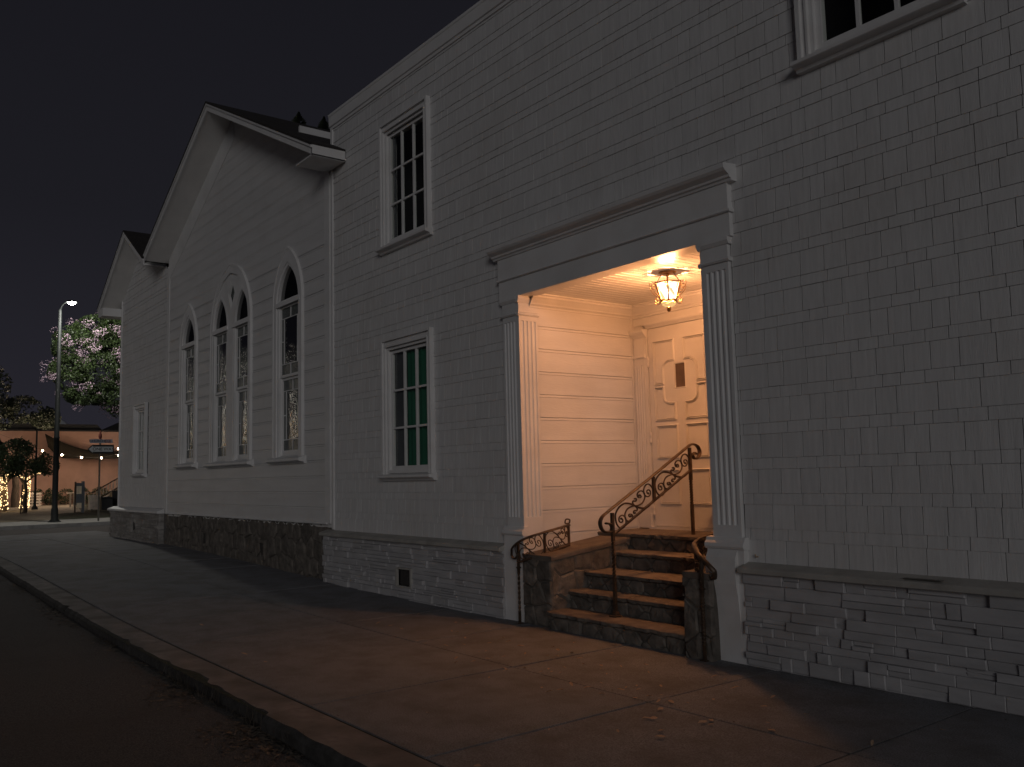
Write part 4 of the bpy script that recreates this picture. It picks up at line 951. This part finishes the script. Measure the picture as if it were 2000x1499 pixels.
# paired window under one arch
mb = MB()
archband(mb, -15.74, .90, 1.00, 1.85, 4.30, 1.00, 1.14, -.0, .058); archband(mb, -15.74, .998, 1.025, 1.85, 4.30, 1.137, 1.18, -.0, .066)
mbox(mb, fx, -15.885, -15.595, -.06, .040, 1.85, 4.28)
for x0_, x1_ in ((-16.66,-16.64),(-14.84,-14.82)): mbox(mb, fx, x0_, x1_, -.1, .04, 1.85, 4.28)
# spandrel panel with diamond hole: build as strips
n = 34
for i in range(n):
    za, zb2 = 4.28+.98*i/n, 4.28+.98*(i+1)/n; zc = (za+zb2)/2
    H = arch_hw(zc, .905, 4.30, 1.01); ex = []
    for cx_ in (-16.28,-15.20): h = arch_hw(zc, .385, 4.30, .60); ex.append((cx_-h, cx_+h)) if h > 0 else None
    dh = max(0, .175*(1-abs(zc-4.91)/.29)); 
    if dh > 0: ex.append((-15.74-dh, -15.74+dh))
    for p, q_ in intervals(-15.74-H, -15.74+H, ex): mbox(mb, fx, p, q_, -.03, .030, za, zb2)
po = obj('window', mb, M['paint'], chap)
mb = MB(); hmould(mb, fx, -16.86, -14.62, [(.0,1.735),(.05,1.74),(.065,1.765),(.13,1.775),(.145,1.785),(.145,1.82),(.0,1.87)]); obj('sill', mb, M['paint'], po)
mb = MB(); mb.add([fx(-15.94,-.04,4.93),fx(-15.74,-.04,4.63),fx(-15.54,-.04,4.93),fx(-15.74,-.04,5.22)], [(0,1,2,3)]); obj('diamond_pane', mb, M['stain'], po)
for L_ in LN[1:3]: lancet(*L_, chap, outer=False)

# ------------------------------------------------------------------ the far wing
wing = thing('church_wing', 'small white shingled gabled wing at the far corner with one narrow window', 'building', (-21.6, 0, .2))
WC, WZ, WS, WY = -21.58, 7.42, .60, -.47
wzr = lambda x: WZ-WS*abs(x-WC)-.12
mb = MB(); wh = [(-22.22,-21.02,1.70,3.34)]
shingles(mb, fx, -23.52, -19.62, .95, 7.2, wh, zt=wzr, seed=12)
for i in range(120):
    za, zb2 = .0+.06*i, .06*(i+1); zc = (za+zb2)/2; h = min(1.96, (WZ-.1-zc)/WS)
    if h <= 0: break
    for p, q_ in intervals(WC-h, WC+h, [(-22.0,-21.24)] if 1.75 < zc < 3.3 else []): mb.add([fx(p,0,za),fx(q_,0,za),fx(q_,0,zb2),fx(p,0,zb2)], [(0,1,2,3)], mi=1)
obj('shingle_wall', mb, [M['shingle'], M['gapshade']], wing)
mb = MB(); mb.add([(-23.54,0,0),(-23.54,8,0),(-23.54,8,6.2),(-23.54,0,6.2),(-19.62,8,0),(-19.62,8,6.2)], [(0,1,2,3),(1,4,5,2)]); obj('rear_walls', mb, M['shingle'], wing)
mb = MB(); mbox(mb, fx, -23.56, -23.50, .0, .032, .95, 6.18); obj('corner_board', mb, M['paint'], wing); mb = MB(); mbox(mb, fx, -19.66, -19.605, .0, .032, .95, 6.20); obj('corner_board', mb, M['paint'], wing)
rake(wing, WC, WZ, WS, -24.02, -19.92, WY, 8.0)
mb = MB(); mb.prism([(-24.0,wzr(-24.0)+.06),(-24.0,wzr(-24.0)-.14),(-23.56,wzr(-24.0)-.14),(-23.56,wzr(-24.0)+.06)], 'y', WY+.0, 7.9); obj('eave_box', mb, M['paint'], wing)
hall_window(-21.62, 1.72, 3.24, 'wing', wing, hw=.40)
mb = MB(); wv = [(-21.95,-21.66,.42,.62)]; ledgestone(mb, fx, -23.98, -19.76, g, .845, wv, seed=14, base=.09)
mb.box(-23.95,-21.95,-.085,-.0,.0,.845); mb.box(-21.66,-19.77,-.085,-.0,.0,.845); mb.box(-21.95,-21.66,-.085,-.0,.0,.42); mb.box(-21.95,-21.66,-.085,-.0,.62,.845)
ledgestone(mb, lambda s, d, z: (-19.775+d, s, z), -.10, .0, g, .845, [], seed=3, base=.0)
mb.box(-24.02,-23.7,.0,6,.0,.86)
obj('stone_foundation', mb, M['veneer2'], wing)
mb = MB(); mb.box(-21.95,-21.66,-.06,-.02,.42,.62); obj('foundation_vent', mb, M['vent'], wing)
mb = MB(); hmould(mb, fx, -24.04, -19.74, [(.0,.845),(.145,.845),(.152,.85),(.152,.885),(.14,.895),(.0,.945)]); mb.box(-24.04,-23.55,.0,6,.862,.90); obj('foundation_ledge', mb, M['paint'], wing)

# ------------------------------------------------------------------ foliage
def leaves(mb, rnd, c, rad, n, size, flat=1.0, clump=None, mi=0):
    for i in range(n):
        while True:
            p = Vector((rnd.uniform(-1,1), rnd.uniform(-1,1), rnd.uniform(-1,1)))
            if p.length < 1: break
        p = p*(p.length**-.35 if p.length > .05 else 1)*.92
        P = Vector((c[0]+p.x*rad[0], c[1]+p.y*rad[1], c[2]+p.z*rad[2]))
        if clump is not None and noise.noise(P*clump) < rnd.uniform(-.25,.12): continue
        s_ = size*rnd.uniform(.6,1.4); a = Vector((rnd.gauss(0,1),rnd.gauss(0,1),rnd.gauss(0,1)*flat)).normalized(); b = a.orthogonal().normalized(); b = Matrix.Rotation(rnd.uniform(0,6.28),3,a)@b; c2 = a.cross(b)
        mb.add([P-b*s_, P+c2*s_*.5, P+b*s_, P-c2*s_*.5], [(0,1,2,3)], mi=mi)
def trunk_mb(x, y, z0, z1, r, rnd, limbs=5, spread=1.0, lean=(0,0)):
    mb = MB(); P = [(x+lean[0]*i/6+rnd.uniform(-.04,.04), y+lean[1]*i/6+rnd.uniform(-.04,.04), z0+(z1-z0)*i/6) for i in range(7)]
    mb.tube(cr(P, 2), [r*(1.25-.6*i/12) for i in range(13)], 8)
    for k in range(limbs):
        a = 6.28*k/limbs+rnd.uniform(-.4,.4); b0 = Vector(P[-1-(k % 2)]); e_ = b0+Vector((math.cos(a)*spread, math.sin(a)*spread, spread*rnd.uniform(.7,1.4)))
        mb.tube([b0, b0.lerp(e_,.5)+Vector((0,0,.12*spread)), e_], [r*.5, r*.35, r*.12], 6)
    return mb
r1_ = random.Random(21)
ft = thing('flowering_tree', 'round tree full of pale pink blossoms glowing beside the street lamp', 'tree', (-38.3, 3.2, .2))
obj('trunk', trunk_mb(-38.3, 4.6, .1, 4.6, .13, r1_, 7, 1.3), M['bark'], ft)
mb = MB(); bl = MB()
lobes = [((-37.9,1.75,7.0),(1.0,.95,.85)),((-37.6,2.6,7.55),(1.1,1.1,.75)),((-38.2,3.9,7.3),(1.3,1.3,1.0)),((-37.9,1.5,5.9),(1.0,.75,.75)),((-37.5,2.7,6.1),(1.1,1.2,1.0)),((-37.8,3.4,5.0),(1.0,1.0,.7)),((-38.0,4.4,5.9),(1.2,1.4,1.4)),((-37.6,2.1,5.0),(.8,.85,.45)),((-37.4,3.3,6.8),(.9,.9,.9)),((-37.9,4.0,4.5),(.9,1.0,.5)),((-37.7,3.4,8.0),(.9,.9,.5)),((-38.1,4.6,7.6),(1.2,1.2,.9))]
for c_, rd in lobes: leaves(mb, r1_, c_, (rd[0],rd[1]*1.06,rd[2]*1.04), 8500, .046, clump=2.3)
for c_, rd in lobes:
    for k in range(int(30*rd[0]*rd[1])):
        a = Vector((r1_.gauss(.35,1),r1_.gauss(-.2,1),r1_.gauss(.35,.8))).normalized(); P = Vector((c_[0]+a.x*rd[0]*.98, c_[1]+a.y*rd[1]*.98, c_[2]+a.z*rd[2]*.98))
        if (P.y < 2.3 and P.z > 5.6 and noise.noise(P*1.1) < -.22) or (not (P.y < 2.3 and P.z > 5.6) and (r1_.random() < .35 or noise.noise(P*1.3) < -.02)): continue
        leaves(bl, r1_, P+a*.10, (.22,.26,.17), 60, .027)
obj('crown', mb, M['treeleaf'], ft); obj('blossoms', bl, M['blossom'], ft)
def simple_tree(label, x, y, z0, zt, r, lobes, n, size, m='darkleaf', clump=1.2, seed=1, trunk=True, name='tree', grp=None, lean=(0,0), limbs=4, spread=.6):
    rn = random.Random(seed); t_ = thing(name, label, 'tree', (x, y, z0), grp)
    if trunk: obj('trunk', trunk_mb(x, y, z0-.05, zt, r, rn, limbs, spread, lean), M['bark'], t_)
    mb = MB()
    for c_, rd in lobes: leaves(mb, rn, c_, rd, n, size, clump=clump)
    obj('crown', mb, M[m], t_); return t_
# small dark round tree in front of the lit ones
simple_tree('small dark round-crowned tree with a bare trunk left of the street lamp', -49, 1.87, .2, 1.95, .09,
    [((-49,1.9,2.7),(1.05,1.15,.82)),((-49,2.7,2.5),(.7,.7,.6)),((-49,1.0,2.6),(.9,.9,.8)),((-49,1.5,3.3),(.9,.9,.6))], 2600, .06, 'bush', 1.5, 31)
# large dark mass at the frame's left edge
simple_tree('very tall dark tree standing at the far left edge', -60, -.2, .2, 5, .3, [((-60,-.2,5.5),(2.5,2.8,3.0)),((-60,.5,7.6),(2.2,2.4,1.8)),((-60,-1.2,9.4),(2.0,1.8,1.4)),((-59,1.0,3.4),(1.5,1.5,1.3))], 3800, .11, 'darkleaf', .9, 32)
simple_tree('broad dark tree behind the left end of the orange wall', -64, 3.6, .2, 4, .2, [((-64,2.2,6.2),(1.8,1.5,1.4)),((-64,3.9,6.4),(1.5,1.4,1.0)),((-64,5.2,5.9),(1.2,1.0,.8))], 3000, .09, 'darkleaf', 1.0, 33)
# two string-lit trees
def lit_tree(label, x, y, seed, lean, h=1.75, branch=True, big=False):
    rn = random.Random(seed)
    simple_tree(label, x, y, .2, h+.2, .15, [((x,y-.2,h+1.1),(1.1,1.0,.7)),((x,y+.4,h+.9),(.9,.7,.5))], 1000, .06, 'bush', 1.4, seed, grp='trees wrapped in string lights', name='lit_tree')
    mb = MB(); sp_ = []
    for k in range(150):
        t_ = rn.random(); a = rn.uniform(0,6.28); rr = .24-.06*t_; sp_.append((x+rr*math.cos(a), y+lean*t_+rr*math.sin(a), .3+h*t_))
    if branch:
        for k in range(70):
            t_ = rn.random(); s_ = rn.choice((-1,1)); sp_.append((x+rn.uniform(-.06,.06), y+lean+s_*t_*.95, .25+h+.0+t_*.45*(1 if s_ > 0 else .7)+rn.uniform(-.08,.06)))
    if big:
        for p in sp_: mb.sphere(p, .055, 6, 4)
        for k in range(260):
            t_ = rn.random(); mb.sphere((x+rn.gauss(0,.5), y+rn.gauss(0,.5), 2.6+t_*4.2), .05, 6, 4, mi=1)
        o = obj('string_lights', mb, [M['led2'], M['led3']]); o['kind'] = 'stuff'; return o, sp_
    o = thing('string_lights', 'x', 'string lights', (x, y, .2)); rn.shuffle(sp_)
    b0 = MB(); b0.sphere((0,0,0), .024, 6, 4); me0 = None
    for p in sp_[:100]:
        if me0 is None: q0 = obj('bulb', b0, M['led'], None); me0 = q0.data
        else: q0 = bpy.data.objects.new('bulb', me0); S.collection.objects.link(q0)
        q0.parent = o; q0.location = Vector(p)-Vector(o.location)
    for p in sp_[100:]: mb.sphere(p, .024, 6, 4)
    q0 = obj('bulbs', mb, M['led'], o); q0['kind'] = 'stuff'; return o, sp_
o, sp1 = lit_tree('leftmost lit tree, its trunk wrapped in warm string lights at the frame edge', -54, 1.62, 41, -.1)
tag(o, 'warm string lights wound round the trunk at the left frame edge', 'string lights', 'string lights wound round tree trunks')
o, sp2 = lit_tree('second lit tree, its trunk wrapped in warm string lights behind the dark tree', -57, 3.05, 42, .12, 1.7)
tag(o, 'warm string lights wound round the trunk just left of the dark tree', 'string lights', 'string lights wound round tree trunks')
for i, (x, y, z) in enumerate(((-53.4,1.6,1.3),(-56.4,3.0,1.4))):
    l_ = bpy.data.lights.new('string_glow', 'POINT'); l_.energy = 16; l_.color = (1,.66,.30); l_.shadow_soft_size = .35; lo = bpy.data.objects.new('string_glow', l_); S.collection.objects.link(lo); lo.location = (x,y,z)

# ------------------------------------------------------------------ far side of the cross street
mb = MB(); mb.box(-37.6,-33.62,-60,60,.0,.20); mb.box(-33.75,-33.60,-60,60,.02,.205)
struct('far_sidewalk', mb, M['gutter'])
mb = MB(); mb.add([(-37.6,-60,.205),(-37.6,1.2,.205),(-70,6.0,.205),(-70,-60,.205)], [(0,1,2,3)]); mb.add([(-45,2.2,.209),(-47,4.0,.209),(-72,8.6,.209),(-72,5.2,.209)], [(0,1,2,3)])
struct('path', mb, mat('buff_paving', (.23,.19,.14), .85, .15, 5, .003, 30))
mb = MB(); mb.add([(-37.6,-2.0,.200),(-37.6,60,.200),(-80,60,.200),(-80,3.0,.200)], [(0,1,2,3)]); struct('lawn', mb, M['grass'])
ob = thing('orange_building', 'long orange stucco building with a dark flat roof parapet behind the yard', 'building', (-68.8, 7, .2))
mb = MB(); mb.box(-74,-68.8,-8,22,.1,5.3); obj('wall', mb, M['stucco'], ob)
mb = MB(); mb.box(-74,-68.72,-8.05,22.05,5.3,5.42); mb.prism([(4.0,5.42),(9.9,5.42),(9.5,5.85),(3.0,5.85)], 'x', -73.5, -69.4); mb.box(-73.5,-69.4,-8,4.0,5.42,5.84); obj('parapet', mb, M['parapet'], ob)
mb = MB(); mb.prism([(10.2,5.43),(13,5.43),(13,6.4),(12,6.3)], 'x', -74, -71); obj('side_roof', mb, M['roof'], ob)
mb = MB(); c_ = (-80,8.55,5.9); tip = (-80,8.5,7.35); ring = [(c_[0]+1.3*math.cos(a*.785), c_[1]+1.3*math.sin(a*.785), 6.35-.0) for a in range(8)]; mb.add([tip]+ring, [(0,i+1,(i+1) % 8+1) for i in range(8)]); mb.tube([(-80,8.5,.2),(-80,8.5,7.4)], .06, 6)
tag(obj('canopy_top', mb, M['tent']), 'pale peaked canopy top showing above the dark roof line', 'canopy')
# shade sail
def sail():
    mb = MB(); A = Vector((-66.6,5.64,5.02)); B = Vector((-65.6,11.7,3.87)); C = Vector((-65.6,11.7,3.34)); D = Vector((-66.6,6.0,3.40)); n = 16; V = []
    for i in range(n+1):
        t_ = i/n; top = A.lerp(B,t_)+Vector((0,0,-.75*math.sin(math.pi*min(t_*1.05,1))*(1-.35*t_))); bot = D.lerp(C,t_)+Vector((.6*math.sin(math.pi*t_),0,-.10*math.sin(math.pi*t_)))
        if t_ < .08: bot = top.lerp(bot, .55+t_*5)
        V += [top, top.lerp(bot,.5), bot]
    W_ = [v+Vector((-.02,0,0)) for v in V]; k = len(V)
    mb.add(V+W_, [(i*3+j,(i+1)*3+j,(i+1)*3+j+1,i*3+j+1) for i in range(n) for j in range(2)]+[(k+i*3+j,k+i*3+j+1,k+(i+1)*3+j+1,k+(i+1)*3+j) for i in range(n) for j in range(2)]+[(i*3,k+i*3,k+i*3+3,i*3+3) for i in range(n)]+[(i*3+2,i*3+5,k+i*3+5,k+i*3+2) for i in range(n)], True)
    tag(obj('shade_sail', mb, M['sail']), 'brown shade sail stretched in front of the orange wall', 'shade sail')
sail()
bulbs = [(-57.69,3.03,3.93),(-57.69,4.02,3.54),(-57.69,5.05,3.30),(-57.69,6.11,3.14),(-57.69,7.22,3.10),(-57.69,8.20,3.25),(-57.69,8.17,3.65)]
bulbs = [(-61.9, -5.7+(b[1]+5.7)*1.073, 1.49+(b[2]-1.49)*1.073) for b in bulbs]
cab = thing('festoon_lights', 'festoon cable with spaced glowing bulbs hanging across the yard', 'string lights', (-61.9, 5.9, 3.2))
mb = MB(); cp = cr([(-61.9,2.4,4.7)]+[(b[0],b[1],b[2]+.06) for b in bulbs[:5]]+[(-61.9,10.0,3.7),(-61.9,12,4.4)], 4); mb.tube(cp, .008, 4); obj('cable', mb, M['plastic'], cab)
bulbs_far = None
for b in bulbs:
    mb = MB(); mb.sphere(b, .062, 10, 8); obj('bulb', mb, M['globe'], cab)
    l_ = bpy.data.lights.new('bulb_light', 'POINT'); l_.energy = 420; l_.color = (1,.76,.55); l_.shadow_soft_size = .07; lo = bpy.data.objects.new('bulb_light', l_); S.collection.objects.link(lo); lo.location = b
# street lamp
sl = thing('street_lamp', 'tall dark green street lamp glowing white above the corner', 'street lamp', (-35.57, .74, .2))
mb = MB(); mb.lathe([(.17,0),(.17,.06),(.125,.10),(.12,.45),(.10,.5),(.095,3.0),(.11,3.02),(.09,3.06),(.06,7.6),(.05,7.75)], (-35.57,.74,.2), 16); obj('pole', mb, M['darkiron'], sl)
mb = MB(); mb.lathe([(.22,0),(.22,.03),(.17,.04)], (-35.57,.74,.2), 16); obj('base_flange', mb, M['darkiron'], sl)
mb = MB(); mb.tube(cr([(-35.57,.74,7.7),(-35.5,.75,7.98),(-35.2,.78,8.10),(-34.7,.86,8.12)], 4), .026, 8); obj('arm', mb, M['darkiron'], sl)
mb = MB(); mb.lathe([(.05,.10),(.15,.07),(.18,.02),(.175,.01)], (-34.42,.90,8.02), 16); mb.tube([(-34.75,.85,8.12),(-34.45,.9,8.11)], .03, 8); obj('lamp_hood', mb, M['darkiron'], sl)
mb = MB(); mb.lathe([(.12,.012),(.115,-.03),(.07,-.06),(.02,-.075)], (-34.42,.90,8.02), 16); obj('lens', mb, M['lamphead'], sl)
l_ = bpy.data.lights.new('street_lamp_light', 'POINT'); l_.energy = 640; l_.color = (1,.97,.88); l_.shadow_soft_size = .12; lo = bpy.data.objects.new('street_lamp_light', l_); S.collection.objects.link(lo); lo.location = (-34.42,.90,7.74)
# second slim lamp post in the yard
t_ = thing('lamp_post', 'slim unlit dark post standing between the dark tree and the street lamp', 'post', (-55.6, 3.38, .2))
mb = MB(); mb.lathe([(.17,0),(.15,.12),(.07,.25),(.06,1.3),(.045,4.4),(.05,4.5)], (-55.6,3.36,.2), 12); obj('shaft', mb, M['darkiron'], t_)
mb = MB(); mb.tube([(-55.6,3.36,4.6),(-55.6,3.1,4.75)], .025, 6); obj('bracket', mb, M['darkiron'], t_)
t_ = thing('young_stake', 'short dark stake leaning beside the dark tree trunk', 'stake', (-48.6, 1.6, .2)); mb = MB(); mb.tube([(-48.6,1.62,.2),(-48.6,1.66,1.6)], .03, 6); obj('stake', mb, M['bark'], t_)
# sign post
SX = -34.54
sp = thing('sign_post', 'steel post with street name blade above a black one way arrow sign', 'street sign', (SX, 1.98, .2))
mb = MB(); mb.box(SX-.025,SX+.025,1.955,2.005,.2,3.12); obj('post', mb, M['galv'], sp)
dy = Vector((.0,1,0)); 
def signquad(mb, pts, x, th=.004):                         # pts in (y,z); faces +x
    n = len(pts); mb.add([(x,a,b) for a,b in pts]+[(x-th,a,b) for a,b in pts], [tuple(range(n)), tuple(range(2*n-1,n-1,-1))]+[(i,n+i,n+(i+1) % n,(i+1) % n) for i in range(n)])
mb = MB(); xs_ = SX+.034; signquad(mb, [(1.56,2.77),(1.72,2.61),(2.44,2.61),(2.44,2.93),(1.72,2.93)], xs_); ow = obj('one_way_sign', mb, M['signblack'], sp)
mb = MB(); signquad(mb, [(1.60,2.77),(1.735,2.64),(1.735,2.68),(2.405,2.68),(2.405,2.86),(1.735,2.86),(1.735,2.90)], xs_+.003, .002); obj('sign_arrow', mb, M['signwhite'], ow)
def text(body, size, loc, m, parent, name, ext=.001):
    c = bpy.data.curves.new(name, 'FONT'); c.body = body; c.size = size; c.extrude = ext; c.align_x = 'CENTER'; c.align_y = 'CENTER'; c.offset = .002
    o = bpy.data.objects.new(name, c); S.collection.objects.link(o)
    dg = bpy.context.evaluated_depsgraph_get(); me = bpy.data.meshes.new_from_object(o.evaluated_get(dg)); bpy.data.objects.remove(o)
    me.materials.clear(); me.materials.append(m)
    o = bpy.data.objects.new(name, me); S.collection.objects.link(o)
    off = Vector((0,0,0)); p = parent
    while p is not None: off += Vector(p.location); p = p.parent
    o.parent = parent; o.location = Vector(loc)-off; o.rotation_euler = (R(90), 0, R(90)); return o
text('ONE WAY', .155, (xs_+.007, 2.09, 2.77), M['signblack'], ow, 'sign_lettering')
mb = MB(); signquad(mb, [(1.62,2.99),(2.40,2.99),(2.40,3.13),(1.62,3.13)], SX+.032); bl_ = obj('name_blade', mb, M['signblue'], sp)
mb = MB(); signquad(mb, [(2.13,2.995),(2.33,2.995),(2.33,3.125),(2.13,3.125)], SX+.035, .002); obj('blade_block', mb, mat('faded_red', (.20,.13,.15), .6, .1, 5), bl_)
text('CHURCH', .125, (SX+.038, 1.87, 3.062), M['signdark'], bl_, 'sign_lettering')
text('ST', .10, (SX+.039, 2.23, 3.062), M['signblue'], bl_, 'sign_lettering')
mb = MB(); mb.lathe([(.045,0),(.05,.04),(.06,.06),(.055,.16),(.035,.2),(.04,.22),(.012,.30)], (SX,1.98,3.14), 10); obj('red_finial', mb, M['hydrant'], sp)
# information kiosk
t_ = thing('notice_kiosk', 'grey two-post notice stand with a cream panel facing the street', 'kiosk', (-46.2, 3.75, .2))
mb = MB(); mb.box(-46.25,-46.15,3.50,3.56,.2,1.66); obj('post', mb, M['bark'], t_)
mb = MB(); mb.box(-46.3,-46.1,3.80,3.92,.2,1.68); obj('post', mb, M['greybox'], t_)
mb = MB(); mb.box(-46.24,-46.16,3.56,3.80,.55,1.60); obj('board', mb, M['greybox'], t_)
mb = MB(); mb.box(-46.155,-46.145,3.575,3.79,1.08,1.45); obj('poster', mb, M['poster'], t_)
mb = MB(); mb.box(-46.155,-46.135,3.59,3.80,.42,.66); obj('leaflet_tray', mb, M['poster'], t_)
# white high table
t_ = thing('high_table', 'pale high table with flat legs behind the notice kiosk', 'table', (-60, 6.4, .2))
mb = MB(); mb.box(-60.5,-59.6,5.89,6.95,1.0,1.06); obj('table_top', mb, M['wood'], t_)
for y in (5.92, 6.14, 6.72): mb = MB(); mb.box(-59.75,-59.68,y,y+.09,.2,1.0); obj('leg', mb, M['wood'], t_)
# cabinet and bins by the stairs
t_ = thing('wooden_planter', 'pale boarded wooden box planter right of the notice kiosk', 'planter', (-48.7, 4.95, .2))
mb = MB()
for i in range(5): mb.box(-48.74,-48.70,4.72+i*.094,4.805+i*.094,.26,.93)
mb.box(-49.15,-48.745,4.72,5.19,.26,.93); obj('box', mb, M['wood'], t_)
mb = MB(); mb.box(-49.2,-48.68,4.69,5.22,.93,.975); obj('rim', mb, M['wood'], t_)
mb = MB(); mb.sphere((-48.62,4.80,.24), .045, 8, 6); mb.sphere((-48.62,5.1,.24), .045, 8, 6); obj('caster', mb, M['plastic'], t_)
for lab, x, y, w, h in (('dark bin with a flat lid behind the sign post',-47.9,5.28,.56,.68),('taller dark bin half hidden by the corner of the church wing',-48.6,5.95,.55,.98)):
    t_ = thing('waste_bin', lab, 'bin', (x, y, .2), 'dark bins below the yard stairs')
    mb = MB(); mb.bbox(x-w/2,x+w/2,y-w/2,y+w/2,.24,.2+h-.07,.03); obj('body', mb, M['plastic'], t_)
    mb = MB(); mb.bbox(x-w/2-.02,x+w/2+.02,y-w/2-.02,y+w/2+.02,.2+h-.07,.2+h,.02); obj('lid', mb, M['plastic'], t_)
# yard stair with pale balusters
t_ = thing('yard_stairs', 'wooden stair with pale balusters climbing right against the orange wall', 'stairs', (-55.3, 7, .2))
A, B = Vector((-55.3,6.2,1.02)), Vector((-55.3,8.3,2.25))
mb = MB(); mb.tube([A,B], .04, 6); obj('hand_rail', mb, M['bark'], t_)
mb = MB(); A2, B2 = A+Vector((0,.1,-.45)), B+Vector((0,.1,-.52)); mb.tube([A2,B2], .05, 6); mb.prism([(6.2,.3),(8.4,1.55),(8.4,1.35),(6.5,.2),(6.2,.2)], 'x', -56.3, -55.4); obj('stringer', mb, M['bark'], t_)
for i in range(12):
    f = (i+.6)/12; a = A.lerp(B,f); b = A2.lerp(B2,f); mb = MB(); mb.box(-55.32,-55.28,a.y-.03,a.y+.03,b.z,a.z); obj('baluster', mb, M['wood'], t_)
for i in range(7): mb = MB(); mb.box(-56.3,-55.4,6.35+i*.3,6.68+i*.3,.2+.18*i,.25+.18*i); obj('step', mb, M['wood'], t_)
# stacked slatted crates behind the post
for k, (y0, w, h, lab) in enumerate(((4.30,.42,.92,'pale slatted crate stack left of the slim post'),(4.80,.36,.90,'pale slatted crate stack right of the slim post'))):
    t_ = thing('slatted_crate', lab, 'crate', (-64.5, y0+w/2, .2), 'slatted crates against the orange wall')
    for j in range(5): mb = MB(); mb.box(-64.7,-64.3,y0,y0+w,.24+j*h/5,.24+j*h/5+.10); obj('slat', mb, M['wood'], t_)
    mb = MB(); mb.box(-64.68,-64.62,y0+.02,y0+.08,.2,.2+h); mb.box(-64.68,-64.62,y0+w-.08,y0+w-.02,.2,.2+h); obj('batten', mb, M['wood'], t_)
# clipped bushes along the wall
for i, (y, r_, lab) in enumerate(((5.35,.62,'leftmost round bush, behind the crates'),(6.3,.55,'round bush between the street lamp and the high table'),(7.15,.60,'round bush just left of the notice kiosk top'),(8.2,.62,'round bush behind the kiosk post'),(9.4,.72,'round bush right behind the sign post'))):
    t_ = thing('bush', lab, 'bush', (-67.5, y, .2), 'round bushes along the orange wall'); mb = MB(); leaves(mb, random.Random(60+i), (-67.5,y,.75), (.6,r_,.68), 1500, .05, clump=2.2); obj('foliage', mb, M['bush'], t_)
    mb = MB(); mb.tube([(-67.5,y,.1),(-67.5,y,.8)], .05, 6); obj('stem', mb, M['bark'], t_)
# conifers behind the chapel roof
for i, (x, y, zt, lab) in enumerate(((-25,5.40,12.9,'pointed conifer showing above the chapel roof, left of the pair'),(-25,6.25,12.95,'slimmer conifer above the chapel roof beside the hall corner'))):
    rn = random.Random(80+i); t_ = thing('conifer', lab, 'tree', (x, y+9*0, .2), 'conifers behind the chapel roof'); mb = MB()
    X, Y = x*1.0, y
    # stands well behind the building, same bearing
    k = 2.0; X, Y = x*k, -5.7+(y+5.7)*k; Z = 1.49+(zt-1.49)*k; t_.location = (X, Y, .2)
    for j in range(5200):
        h = rn.random()**.8; z = Z-h*h*9; rr = (.0+(Z-z)*.85*(.70+.6*noise.noise(Vector((z*2.2,i*7,0)))))*rn.uniform(.2,1.0); a = rn.uniform(0,6.28); P = Vector((X+rr*math.cos(a), Y+rr*math.sin(a), z-rr*.15)); s_ = .035+.05*min(Z-z,1.6)
        d = Vector((math.cos(a),math.sin(a),.35)); q_ = d.orthogonal().normalized(); mb.add([P-q_*s_*.4,P+d*s_*1.6,P+q_*s_*.4,P-d*s_], [(0,1,2,3)])
    obj('crown', mb, M['darkleaf'], t_); mb = MB(); mb.tube([(X,Y,.1),(X,Y,Z-.15)], [.35,.02], 8); obj('trunk', mb, M['bark'], t_)
# more lit trees further along the street: what the leaded glass mirrors
for i, (x, y) in enumerate(((-45,-11.3),(-45,-13.8))):
    o, _ = lit_tree('tall tree with lights in its crown, left of the frame, %s' % ('nearer the church' if i == 0 else 'farther from the church'), x, y, 90+i, .1, 2.6, big=True)
    tag(o, 'warm string lights wound round the street tree %s' % ('nearer the church, left of the frame' if i == 0 else 'farther off, left of the frame'), 'string lights', 'string lights wound round tree trunks')

S.render.engine = 'CYCLES'
S.cycles.max_bounces = 6; S.cycles.transparent_max_bounces = 8; S.cycles.caustics_reflective = False; S.cycles.caustics_refractive = False; S.cycles.sample_clamp_indirect = 3.0
